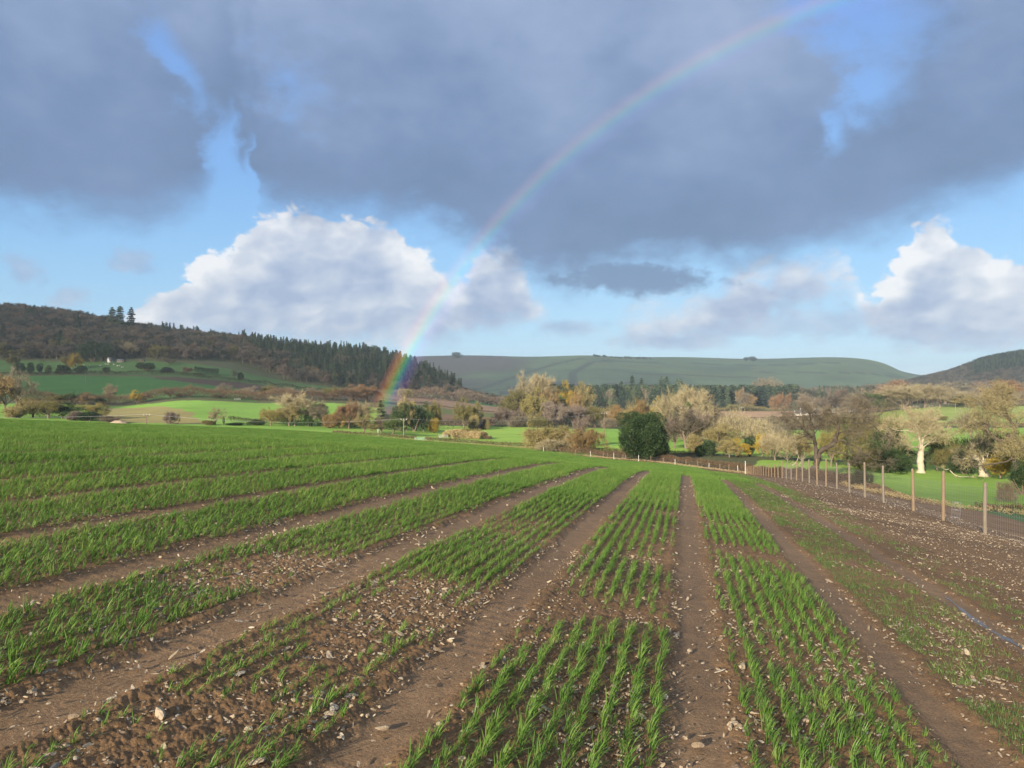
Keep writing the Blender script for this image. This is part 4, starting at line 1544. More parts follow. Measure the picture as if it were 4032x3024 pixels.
fence = empty('post_fence', (FENCE[0][0], FENCE[0][1], gz(FENCE[0][0], FENCE[0][1])))
tag(fence, 'long line of round timber posts with wire netting down the right side of the field', 'fence')
FB = Vector(fence.location)
TOPS = {0: 980, 1: 890, 2: 875, 3: 850, 4: 823, 5: 832, 6: 825, 7: 798, 8: 798, 9: 800, 10: 805, 11: 812, 12: 825, 13: 822, 14: 812}
OLD = {0, 4, 3, 6, 5, 9, 10, 12, 13, 15, 17, 19, 21}
PL = []
for i, (X, Y, px, py) in enumerate(FENCE):
    z = gz(X, Y)
    h = 1.45 + .05 * math.sin(i * 2.3)
    if i in TOPS:
        h = unproj(px, 1400 + .5118 * TOPS[i], Y)[2] - z
        h = min(max(h, 1.2), 1.75)
    if i == 31:
        h = 2.4
    PL.append((X, Y, z, h))
    o = obj('post', post_mesh(h, .054 if i < 31 else .07, 500 + i), M['wood_old'] if i in OLD else M['wood_new'], fence)
    if i == 31:
        o.material_slots[0].material = M['white']
    o.location = Vector((X, Y, z)) - FB
    o.rotation_euler = (rng.normal(0, .012), rng.normal(0, .014) + (.09 if i == 31 else 0), rng.uniform(0, 6))
# posts continue a little beyond the frame on the right, out of sight
B = Buf()
for i in range(0, 14):
    (xa, ya, za, ha), (xb, yb, zb, hb) = PL[i], PL[i + 1]
    A0, B0 = np.array([xa, ya, za]), np.array([xb, yb, zb])
    for q in range(8):
        zz = .05 + q * .13 + .006 * q * q
        P = [A0 + (B0 - A0) * t - np.array([0, 0, -zz + .03 * math.sin(math.pi * t)]) for t in (0, .5, 1)]
        tape(B, P, .0016)
    for t in np.arange(.02, 1, .04):
        p = A0 + (B0 - A0) * t
        tape(B, [p + np.array([0, 0, .03]), p + np.array([0, 0, 1.30])], .0013)
# first bay, running out of the frame towards the viewer
A0 = np.array(PL[0][:3])
B0 = A0 - (np.array(PL[1][:3]) - A0)
B0[2] = gz(B0[0], B0[1])
for q in range(8):
    zz = .05 + q * .13 + .006 * q * q
    tape(B, [A0 + (B0 - A0) * t + np.array([0, 0, zz]) for t in (0, .5, 1)], .0016)
for t in np.arange(.02, 1, .04):
    p = A0 + (B0 - A0) * t
    tape(B, [p + np.array([0, 0, .03]), p + np.array([0, 0, 1.30])], .0013)
o = obj('wire_netting', B.mesh('wire_netting'), M['wire'], fence)
o.location = -FB
# roll of netting lying at the foot of the second post
B = Buf()
for k in range(5):
    th = np.linspace(0, 2 * np.pi, 25)
    for zz in (0, .25, .5, .75):
        tape(B, np.c_[np.cos(th) * (.07 + .02 * k), np.sin(th) * (.07 + .02 * k), np.full(25, zz)], .0012)
for k in range(16):
    a = k * .393
    tape(B, [(math.cos(a) * .13, math.sin(a) * .13, 0), (math.cos(a + .2) * .14, math.sin(a + .2) * .14, .78)], .0011)
rl = obj('netting_roll', B.mesh('netting_roll'), M['wire'])
rl.location = (FENCE[1][0] + .42, FENCE[1][1] + .1, gz(FENCE[1][0] + .42, FENCE[1][1] + .1) - .05)
rl.rotation_euler = (.05, .12, 0)
tag(rl, 'loose grey roll of wire netting standing against the second nearest fence post', 'netting')

# far fence along the end of the field
EF = [(2904, 150), (2868, 153), (2833, 156), (2790, 159), (2747, 162), (2700, 165), (2657, 168), (2611, 171), (2562, 174), (2513, 177), (2462, 180), (2452, 181), (2416, 184),
      (2393, 187), (2375, 190), (2325, 194), (2265, 200), (2205, 207), (2140, 214)]
X0, Y0 = P2(*EF[0])
fence2 = empty('stake_fence', (X0, Y0, gz(X0, Y0)))
tag(fence2, 'row of short pale stakes along the brown hedge at the far end of the crop', 'fence')
FB2 = Vector(fence2.location)
for i, (px, Yd) in enumerate(EF):
    X, Y = P2(px, Yd)
    o = obj('post', post_mesh(1.35 + .15 * math.sin(i * 1.7), .06, 560 + i), M['wood_new'] if i % 3 else M['white'], fence2)
    o.location = Vector((X, Y, gz(X, Y))) - FB2
    o.rotation_euler = (0, rng.normal(0, .03), 0)
B = Buf()
for zz in (.35, .7, 1.1):
    tape(B, [(P2(*e)[0], P2(*e)[1], gz(*P2(*e)) + zz) for e in EF], .006)
o = obj('wire', B.mesh('wire'), M['wire'], fence2)
o.location = -FB2


# ------------------------------------------------------------------ hedges
def hedge(name, pts, h, w, mat, label, leaf=.10, dens=90, rough=.25, twigs=1.0, stuffing=0, px=True, cat='hedge', group=None, seed=0, tw=.05):
    rg = np.random.default_rng(700 + seed + len(pts) * 13 + int(h * 10))
    P = np.array([P2(*p) for p in pts]) if px else np.array(pts, float)
    seg = np.linalg.norm(np.diff(P, axis=0), axis=1)
    L = seg.sum()
    n = int(L * dens)
    s = rg.uniform(0, L, n)
    cum = np.r_[0, np.cumsum(seg)]
    x = np.interp(s, cum, P[:, 0])
    y = np.interp(s, cum, P[:, 1])
    i = np.clip(np.searchsorted(cum, s) - 1, 0, len(seg) - 1)
    d = (P[i + 1] - P[i]) / seg[i][:, None]
    nx, ny = -d[:, 1], d[:, 0]
    hv = h * (1 + rough * (fbm(s / (h * 1.6) + seed, s * 0, 3, 5 + seed) - .5) * 2.4)
    th = rg.uniform(0, np.pi, n)
    rad = 1 - np.abs(rg.normal(size=n)) * .14
    off = np.cos(th) * w * .5 * rad + rg.normal(size=n) * w * .03
    zz = np.sin(th) ** .55 * hv * rad
    X = x + nx * off
    Y = y + ny * off
    Q = np.c_[X, Y, ground(X, Y) + np.maximum(zz, .05) * rg.uniform(.75, 1.03, n)]
    B = Buf()
    leaves(B, Q, leaf, rg)
    k = rg.integers(0, n, int(n * twigs))
    dd = np.c_[nx[k] * off[k], ny[k] * off[k], zz[k] * .8]
    dd /= np.linalg.norm(dd, axis=1)[:, None] + 1e-6
    dd += rg.normal(size=dd.shape) * .35
    slivers(B, Q[k] - dd * .2, Q[k] + dd * rg.uniform(.1, .35, len(k))[:, None] * (h * .5), tw, rg)
    o = obj(name, B.mesh(name), M[mat])
    tag(o, label, cat, group)
    return o


hedge('trimmed_hedge', [(2960, 152), (2880, 160), (2740, 172), (2600, 184), (2500, 190), (2330, 205), (2200, 214)], 1.9, 1.6, 'hedge', 'long low brown trimmed hedge directly behind the far row of stakes', .09, 130, .12, seed=1)
hedge('trimmed_hedge', [(2960, 148), (3060, 132), (3180, 116), (3300, 100), (3380, 88)], 1.5, 1.4, 'hedge', 'low brown hedge dropping right beneath the leaning dark oak', .09, 130, .2, seed=2)
hedge('trimmed_hedge', [(1310, 252), (1560, 248), (1640, 246)], 1.7, 1.5, 'hedge', 'trimmed brown hedge on the left side of the pale green gate', .10, 120, .1, seed=3)
hedge('trimmed_hedge', [(1672, 245), (1800, 243), (1950, 240), (2100, 238), (2180, 236)], 1.7, 1.5, 'hedge', 'trimmed brown hedge running right from the pale green gate', .10, 120, .1, seed=4)
hedge('trimmed_hedge', [(2270, 232), (2450, 226), (2620, 216), (2730, 208)], 1.8, 1.5, 'hedge', 'second brown hedge further back on both sides of the round evergreen', .10, 120, .1, seed=5)
hedge('dry_grass_verge', [(1310, 246), (1560, 242), (1800, 238), (2100, 232), (2190, 230)], .6, 1.4, 'drygrass', 'pale dead grass along the foot of the gated hedge', .07, 70, .3, seed=6, cat='grass')
hedge('dry_grass_verge', [(2950, 146), (2800, 155), (2600, 176), (2450, 184), (2300, 197)], .45, 1.6, 'drygrass', 'strip of pale dead grass behind the far stakes', .06, 70, .3, seed=7, cat='grass')
hedge('dry_grass_verge', [(3330, 92), (3420, 80), (3560, 70), (3800, 64), (4200, 58)], .55, 1.8, 'drygrass', 'rough tawny grass and bracken edging the lower right pasture', .06, 60, .5, seed=8, cat='grass')
hedge('rough_hedge', [(3340, 96), (3440, 82), (3500, 76)], .9, 2.0, 'hedge', 'ragged brown bramble bank near the dark shrub behind the posts', .07, 110, .4, seed=9)
hedge('rough_hedge', [(3850, 70), (3950, 66), (4200, 62)], .8, 1.6, 'twig_brown' if False else 'hedge', 'rusty bracken patch at the right edge below the ivy bush', .07, 120, .4, seed=10)
hedge('field_hedge', [(2800, 432), (3100, 430), (3300, 430), (3500, 428)], 2.6, 3, 'hedge', 'dark brown hedge between the tan stubble and the green pasture', .18, 60, .2, seed=11, tw=.09)
hedge('field_hedge', [(3400, 432), (3700, 430), (4300, 430)], 3.0, 3, 'hedge', 'brown hedge across the pasture behind the pale dead oaks', .18, 60, .2, seed=12, tw=.09)
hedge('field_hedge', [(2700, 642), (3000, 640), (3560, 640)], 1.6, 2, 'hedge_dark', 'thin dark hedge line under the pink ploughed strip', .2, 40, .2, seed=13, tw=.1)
hedge('field_hedge', [(900, 356), (1060, 350), (1250, 345), (1420, 345)], 2.6, 3, 'hedge_dark', 'dark hedge bottom under the streamside trees at left centre', .15, 90, .3, seed=14, tw=.07)
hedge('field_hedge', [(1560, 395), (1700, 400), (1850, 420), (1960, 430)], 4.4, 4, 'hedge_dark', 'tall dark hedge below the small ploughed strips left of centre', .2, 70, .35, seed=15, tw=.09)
hedge('bramble_hedge', [(80, 505), (300, 515), (520, 530), (760, 545), (1000, 552), (1200, 560)], 8.0, 10, 'hedge', 'broad brown bramble hedge between the bright and the dark left fields', .26, 130, .55, seed=16, tw=.12)
hedge('bramble_hedge', [(1150, 565), (1350, 575), (1500, 600)], 8, 10, 'hedge', 'thick twiggy brown scrub above the middle field right of the hedge', .28, 130, .5, seed=17, tw=.12)
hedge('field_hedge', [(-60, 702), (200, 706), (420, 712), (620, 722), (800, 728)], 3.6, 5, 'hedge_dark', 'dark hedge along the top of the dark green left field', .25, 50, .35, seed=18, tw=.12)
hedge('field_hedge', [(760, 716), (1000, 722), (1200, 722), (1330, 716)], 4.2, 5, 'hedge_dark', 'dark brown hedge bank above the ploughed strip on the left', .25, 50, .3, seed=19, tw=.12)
hedge('clipped_hedge', [(765, 760), (860, 764)], 6.5, 8, 'leaf_dark', 'dark clipped block of evergreen hedge on the upper left field', .25, 220, .1, seed=20)
hedge('scrub_belt', [(1550, 780), (1700, 800), (1850, 840), (1990, 880)], 11, 26, 'twig_wood', 'belt of grey brown scrub at the foot of the conifer point', .5, 60, .5, seed=21, tw=.25)
hedge('field_hedge', [(1500, 690), (1750, 690), (1960, 650)], 1.4, 2, 'hedge_dark', 'thin hedge between the small pink and green strips', .2, 40, .2, seed=22, tw=.1)
hedge('hedge_bank', [(-80, 290), (120, 290), (260, 290)], 1.2, 2, 'leaf_olive', 'low hedge showing just over the brow at the far left', .12, 90, .3, seed=23)

TH_ = lambda pts, h, w, mt, lab, sd, dens=110: hedge('thicket', pts, h, w, mt, lab, .20, dens, .6, seed=sd, cat='thicket', tw=.09, twigs=1.6)
TH_([(1960, 452), (2060, 462), (2180, 455), (2300, 450)], 10, 12, 'twig_purple', 'brown twiggy undergrowth filling the foot of the central trees', 41)
TH_([(2040, 520), (2160, 530), (2300, 520)], 15, 12, 'leaf_olive', 'tall olive thicket at the back of the central trees', 42, 150)
TH_([(2300, 470), (2400, 450), (2500, 430)], 7, 9, 'twig_grey', 'grey scrub behind the brown electricity pole', 43)
TH_([(2470, 372), (2560, 366), (2640, 350), (2760, 330), (2860, 330)], 12, 10, 'leaf_gold', 'tawny thicket rising behind the round evergreen', 44, 130)
TH_([(2730, 262), (2820, 255), (2960, 250), (3020, 245)], 9, 8, 'twig_pale', 'pale twiggy thicket behind the centre right clump', 45, 130)
TH_([(2860, 345), (2980, 330), (3080, 300)], 6, 8, 'twig_grey', 'grey scrub left of the green pasture gap', 46)
TH_([(3010, 212), (3100, 206), (3190, 200)], 7.5, 6, 'twig_pale', 'beige saplings crowded behind the dark leaning oak', 47, 150)
TH_([(3240, 190), (3340, 186), (3440, 182), (3540, 178)], 10.5, 8, 'leaf_olive', 'olive grey undergrowth right of the dark leaning oak', 48, 170)
TH_([(3660, 180), (3760, 178), (3860, 176), (4080, 174)], 8.5, 7, 'leaf_olive', 'olive brown undergrowth behind the two pale oaks', 49, 170)
TH_([(3180, 620), (3400, 610), (3700, 590), (4000, 600), (4300, 610)], 9, 12, 'twig_grey', 'grey brown undergrowth beneath the far ash trees', 50)
TH_([(1040, 352), (1200, 350), (1420, 352)], 5, 6, 'twig_grey', 'tangled bank under the streamside row', 51, 130)
TH_([(1500, 372), (1600, 368), (1720, 375)], 6, 7, 'leaf_green', 'green undergrowth beneath the dark tree group left of centre', 52, 130)
TH_([(20, 352), (120, 352), (240, 352), (380, 356)], 5, 7, 'leaf_olive', 'undergrowth beneath the sallows over the brow', 53, 130)
TH_([(2240, 610), (2500, 640), (2800, 870), (3100, 880)], 7, 10, 'leaf_olive', 'olive fringe of bushes at the foot of the conifer belt', 54, 60)
# ------------------------------------------------------------------ trees and bushes one by one
T = tree_px
# lower left, just over the brow
T('shrub', 70, 1601, 335, 90, 'leaf_gold', 'pale golden sallow bush over the brow near the left edge')
T('thin_leaf', 130, 1578, 345, 110, 'leaf_gold', 'rounded beige sallow just left of its olive neighbour over the brow')
T('thin_leaf', 190, 1585, 340, 110, 'leaf_olive', 'olive brown sallow in the middle of the bushes over the brow')
T('thin_leaf', 245, 1589, 345, 100, 'leaf_green', 'dull green sallow at the right of the bushes over the brow')
T('shrub', 300, 1620, 330, 70, 'twig_purple', 'low reddish brown bush over the brow')
T('shrub', 350, 1618, 330, 80, 'leaf_dark', 'small dark green bush at the right end of the bushes over the brow')
T('thin_leaf', 375, 1592, 350, 80, 'leaf_olive', 'small olive tree above the bright bank at lower left')
T('scrub', 430, 1640, 325, 80, 'twig_brown', 'low brown scrub beside the pale earth bank')
T('scrub', 673, 1627, 325, 50, 'twig_purple', 'lone reddish bare bush on the bright field at left')
T('bare', 850, 1611, 330, 62, 'twig_pale', 'small pale bare tree beside the ivy covered stump', 'bark_pale')
T('shrub', 820, 1655, 328, 60, 'leaf_gold', 'low golden shrub at the foot of the small pale tree')
T('dense', 881, 1640, 326, 10, 'leaf_ivy', 'narrow ivy covered stump standing in the bright field', name='ivy_stump')
T('shrub', 925, 1664, 330, 70, 'leaf_dark', 'low dark bush right of the ivy stump')
# streamside row
T('thin_leaf', 1067, 1616, 335, 90, 'leaf_olive', 'round olive brown tree at the left end of the streamside row')
T('shrub', 1010, 1650, 335, 60, 'leaf_green', 'low green bush at the very left of the streamside row')
T('bare_up', 1162, 1557, 340, 125, 'twig_pale', 'tall pale twiggy tree, highest in the left of the streamside row', 'bark_pale')
T('thin_leaf', 1140, 1605, 336, 95, 'leaf_gold', 'golden thicket under the tall pale tree')
T('bare', 1228, 1582, 340, 110, 'twig_grey', 'grey branching tree with ivied trunk right of the tall pale tree')
T('dense', 1215, 1632, 338, 45, 'leaf_ivy', 'dark ivy mass on the grey branching tree', name='ivy_clump')
T('bare_up', 1270, 1588, 350, 55, 'twig_pale', 'slim pale tree behind the orange hedge shrubs', 'bark_pale')
T('shrub', 1298, 1628, 332, 75, 'leaf_orange', 'orange brown shrub in the streamside row')
T('thin_leaf', 1335, 1625, 334, 60, 'leaf_yellow', 'small yellow leaved tree left of the brown alder')
T('thin_leaf', 1374, 1592, 333, 85, 'leaf_rust', 'brown alder with a dense rounded crown in the streamside row')
T('scrub', 1398, 1594, 350, 60, 'twig_pale', 'pale bare scrub behind the brown alder')
T('thin_leaf', 1432, 1640, 300, 95, 'leaf_gold', 'low spreading golden tree standing forward of the row')
T('bare_up', 1440, 1590, 350, 60, 'twig_pale', 'pale slender tree inside the foot of the rainbow', 'bark_pale')
T('spruce', 1502, 1578, 320, 85, 'needle_pale', 'blue green fir at the foot of the rainbow')
T('thin_leaf', 1545, 1650, 298, 85, 'leaf_green', 'grey green thorn in front of the blue green fir')
T('bare', 1500, 1645, 300, 60, 'twig_brown', 'small dark stemmed thorn below the fir')
T('dense', 1575, 1592, 350, 75, 'leaf_green', 'dense green tree next right of the fir')
T('leafy', 1602, 1580, 352, 60, 'leaf_gold', 'tree with a golden top among the dark green ones')
T('dense', 1632, 1596, 355, 80, 'leaf_dark', 'dark rounded tree in the middle of the green group')
T('leafy', 1668, 1600, 358, 70, 'leaf_green', 'olive green tree near the right of the green group')
T('leafy', 1700, 1594, 362, 62, 'leaf_olive', 'pale topped olive tree at the right end of the green group')
T('shrub', 1710, 1648, 350, 45, 'leaf_yellow', 'small yellow bush at the right foot of the green group')
T('leafy', 1828, 1584, 400, 70, 'leaf_olive', 'olive tree standing above the dark hedge left of centre')
T('thin_leaf', 1868, 1592, 420, 60, 'leaf_olive', 'thin olive tree right behind the dark hedge left of centre')
T('shrub', 1868, 1636, 392, 50, 'leaf_gold', 'small round golden tree by the dark shed')
T('shrub', 1912, 1642, 398, 34, 'leaf_gold', 'second small golden tree right of the dark shed')
# central group
T('thin_leaf', 1975, 1610, 430, 80, 'twig_purple', 'grey brown tree at the left foot of the central group', bark='bark')
T('leafy', 2020, 1548, 470, 110, 'leaf_olive', 'broad olive tree at the upper left of the central group')
T('bare_up', 2062, 1515, 490, 80, 'twig_pale', 'tawny bare tree left of the tall central willow')
T('bare_up', 2110, 1486, 500, 110, 'twig_pale', 'tallest pale bare tree of the central group')
T('bare_up', 2150, 1490, 505, 90, 'twig_pale', 'tall tawny fan shaped tree right of the tallest one')
T('leafy', 2105, 1546, 455, 95, 'leaf_olive', 'yellow green ivied willow in the middle of the central group', bark='bark_pale')
T('leafy', 2160, 1552, 470, 60, 'leaf_orange', 'orange leaved tree between the willow and the yellow trees')
T('dense', 2205, 1552, 480, 80, 'leaf_green', 'dark green tree below the yellow tops')
T('leafy', 2228, 1524, 505, 75, 'leaf_yellow', 'bright yellow topped tree in front of the conifers')
T('leafy', 2280, 1524, 510, 85, 'leaf_gold', 'golden topped tree nearest the conifers')
T('leafy', 2262, 1560, 480, 60, 'leaf_orange', 'rusty orange tree under the golden top')
T('thin_leaf', 2185, 1588, 432, 105, 'twig_purple', 'purple brown alder in the front of the central group')
T('thin_leaf', 2268, 1603, 436, 90, 'twig_purple', 'second purple brown alder right of the first')
T('shrub', 2040, 1640, 425, 80, 'twig_grey', 'low grey thicket at the left front of the central group')
T('shrub', 2125, 1640, 420, 90, 'leaf_olive', 'low olive thicket below the willow')
T('thin_leaf', 2345, 1607, 440, 95, 'leaf_olive', 'spreading olive tree left of the brown electricity pole')
T('bare', 2316, 1610, 455, 80, 'twig_grey', 'grey bare tree between the alders and the spreading olive tree')
T('bare_up', 2285, 1652, 260, 55, 'twig_purple', 'purple twiggy sapling rising behind the golden thicket')
T('scrub', 2395, 1650, 430, 70, 'twig_grey', 'pale scrub right of the brown electricity pole')
T('leafy', 2432, 1602, 440, 75, 'leaf_orange', 'orange tree left of the round evergreen')
# golden thicket before the hedge
T('scrub', 2130, 1692, 232, 130, 'leaf_gold', 'pale golden green thicket at the left before the hedge')
T('scrub', 2195, 1688, 230, 120, 'leaf_gold', 'middle part of the golden thicket before the hedge')
T('scrub', 2250, 1715, 226, 110, 'twig_pale', 'straw coloured low part of the golden thicket')
T('scrub', 2305, 1698, 222, 120, 'leaf_orange', 'orange brown right end of the golden thicket')
T('scrub', 2165, 1735, 222, 120, 'twig_pale', 'pale tangled lower front of the golden thicket')
# behind and right of the holly
T('scrub', 2520, 1588, 350, 90, 'leaf_orange', 'orange thicket just above the round evergreen')
T('leafy', 2580, 1584, 355, 90, 'leaf_gold', 'tawny thicket right above the round evergreen')
T('bare_up', 2640, 1560, 330, 100, 'twig_pale', 'pale bare tree left of the ivy covered tree')
T('bare_up', 2700, 1538, 310, 130, 'twig_pale', 'large pale tree whose leaning trunk carries ivy', 'bark_pale')
T('bare', 2748, 1552, 300, 110, 'twig_pale', 'pale spreading top right of the ivy covered trunk', 'bark_pale')
T('dense', 2662, 1622, 302, 36, 'leaf_ivy', 'ivy mass climbing the left of the leaning trunk', name='ivy_clump')
T('dense', 2712, 1578, 300, 34, 'leaf_ivy', 'upper ivy mass on the leaning trunk', name='ivy_clump')
T('bare', 2700, 1612, 252, 150, 'twig_dark', 'broad brown oak right of the round evergreen', 'bark')
T('thin_leaf', 2742, 1625, 258, 100, 'twig_purple', 'brown leafy crown merging with the right of the broad brown oak')
T('thin_leaf', 2655, 1650, 256, 80, 'twig_purple', 'brown bush in front of the broad brown oak')
T('bare', 2805, 1588, 300, 120, 'twig_grey', 'grey branching tree right of the broad brown oak')
T('thin_leaf', 2825, 1680, 240, 130, 'leaf_gold', 'rounded golden tree behind the green hollies at centre right')
T('shrub', 2735, 1712, 226, 70, 'leaf_gold', 'small golden bush left of the green hollies')
T('shrub', 2752, 1752, 214, 44, 'leaf_ivy', 'yellow green small bush at the left foot of the hollies')
T('dense', 2795, 1732, 214, 75, 'leaf_dark', 'dark green holly of the centre right clump')
T('leafy', 2870, 1740, 210, 85, 'leaf_gold', 'spreading gold and brown tree in the centre right clump')
T('leafy', 2905, 1738, 212, 75, 'leaf_yellow', 'bright yellow tree in the centre right clump')
T('dense', 2952, 1718, 216, 50, 'leaf_dark', 'blue dark yew beside the bright yellow tree')
T('leafy', 2998, 1717, 214, 52, 'leaf_yellow', 'narrow yellow tree right of the blue dark yew')
T('bare', 2900, 1645, 330, 110, 'twig_grey', 'beige bare thicket above the centre right clump')
T('bare', 2960, 1680, 280, 90, 'twig_pale', 'pale bare thicket behind the yellow trees')
T('bare_up', 3050, 1718, 200, 90, 'twig_pale', 'beige sapling left of the dark leaning oak')
T('bare_up', 3100, 1728, 190, 80, 'twig_pale', 'second beige sapling left of the dark leaning oak')
T('leafy', 3160, 1728, 195, 70, 'leaf_gold', 'golden sapling directly behind the dark leaning oak')
T('scrub', 3040, 1640, 420, 80, 'twig_grey', 'faint grey scrub in the gap before the stubble')
# right side understorey
for (px, top, Y, w, mt, kd, lab) in [
    (3270, 1700, 178, 110, 'leaf_olive', 'thin_leaf', 'olive thicket close right of the dark oak'),
    (3340, 1660, 182, 130, 'leaf_green', 'thin_leaf', 'grey green thicket first right of the dark oak'),
    (3420, 1672, 178, 130, 'leaf_olive', 'thin_leaf', 'olive grey thicket between the dark oak and the pale pollard'),
    (3480, 1690, 172, 120, 'leaf_green', 'thin_leaf', 'green thicket with ivy left of the pale pollard'),
    (3550, 1740, 170, 90, 'leaf_ivy', 'shrub', 'bright holly bush against the left of the pale pollard'),
    (3400, 1765, 160, 120, 'leaf_olive', 'scrub', 'low olive scrub under the thickets right of the dark oak'),
    (3500, 1780, 160, 110, 'leaf_green', 'scrub', 'low green scrub left of the pale pollard'),
    (3690, 1748, 172, 110, 'leaf_green', 'thin_leaf', 'grey green thicket right of the pale pollard'),
    (3740, 1765, 168, 100, 'leaf_olive', 'thin_leaf', 'olive thicket midway between the pale oaks'),
    (3790, 1770, 165, 90, 'leaf_dark', 'shrub', 'dark bush left of the gnarled pale oak'),
    (3920, 1760, 175, 120, 'leaf_dark', 'shrub', 'dark bush right of the gnarled pale oak'),
    (3990, 1730, 170, 120, 'leaf_olive', 'thin_leaf', 'brown olive thicket at the right edge behind the yellow leaves')]:
    T(kd, px, top, Y, w, mt, lab)
T('leafy', 3935, 1793, 152, 95, 'leaf_yellow', 'low bright yellow field maple under the dark bough', rz=.5)
T('bare_up', 3520, 1700, 176, 50, 'twig_grey', 'small grey tree with a pale swollen foot', 'bark_pale')
T('dense', 4022, 1822, 104, 95, 'leaf_dark', 'dark ivy clad bush cut by the right edge')
T('scrub', 3385, 1858, 86, 75, 'hedge_dark', 'dark low shrub behind the fence under the oak boughs')
T('scrub', 3960, 1905, 88, 60, 'twig_brown', 'rusty briar left of the ivy clad bush')
# far side of the right-hand pasture
for (px, top, Y, w, mt, kd, lab) in [
    (3300, 1545, 640, 150, 'twig_brown', 'bare', 'brown tree left of the white farm gable'),
    (3400, 1540, 600, 150, 'twig_grey', 'bare', 'grey brown tree above the twisted bough'),
    (3470, 1545, 590, 130, 'leaf_green', 'thin_leaf', 'dull green tree right of the twisted bough'),
    (3560, 1522, 570, 150, 'twig_pale', 'bare_up', 'tall pale ash, first behind the pale pollard'),
    (3640, 1518, 575, 130, 'twig_pale', 'bare_up', 'tall pale ash, directly above the pale pollard'),
    (3700, 1528, 570, 130, 'twig_pale', 'bare', 'pale spreading ash left of the far right pole'),
    (3770, 1556, 590, 60, 'leaf_dark', 'dense', 'single dark round evergreen near the far right pole'),
    (3800, 1560, 560, 100, 'leaf_gold', 'leafy', 'golden tree right of the far right pole'),
    (3880, 1545, 600, 130, 'twig_brown', 'bare', 'brown tree behind the yellow oak crown'),
    (3980, 1505, 620, 160, 'leaf_rust', 'leafy', 'rust red tree top at the right edge'),
    (3700, 1640, 470, 60, 'leaf_olive', 'thin_leaf', 'small olive tree alone on the sloping pasture'),
    (3760, 1655, 450, 50, 'twig_grey', 'bare', 'small grey tree on the sloping pasture'),
    (3075, 1556, 760, 75, 'leaf_rust', 'thin_leaf', 'rounded russet tree left of the long white farmhouse'),
    (3170, 1552, 780, 100, 'twig_brown', 'bare', 'brown tree behind the long white farmhouse'),
    (3240, 1560, 790, 80, 'twig_brown', 'bare', 'dark brown tree above the right end of the farmhouse'),
    (3515, 1505, 900, 130, 'leaf_rust', 'leafy', 'broad russet dome on the skyline right of centre'),
    (3720, 1510, 950, 190, 'twig_grey', 'bare', 'wide greyish dome at the foot of the right hill'),
    (3850, 1522, 930, 120, 'twig_grey', 'bare', 'smaller greyish dome at the foot of the right hill'),
    (2960, 1572, 980, 60, 'leaf_rust', 'thin_leaf', 'reddish tree in front of the right of the conifer belt'),
    (3010, 1495, 1020, 110, 'twig_grey', 'bare_up', 'tall grey bare tree over the conifer belt')]:
    T(kd, px, top, Y, w, mt, lab)
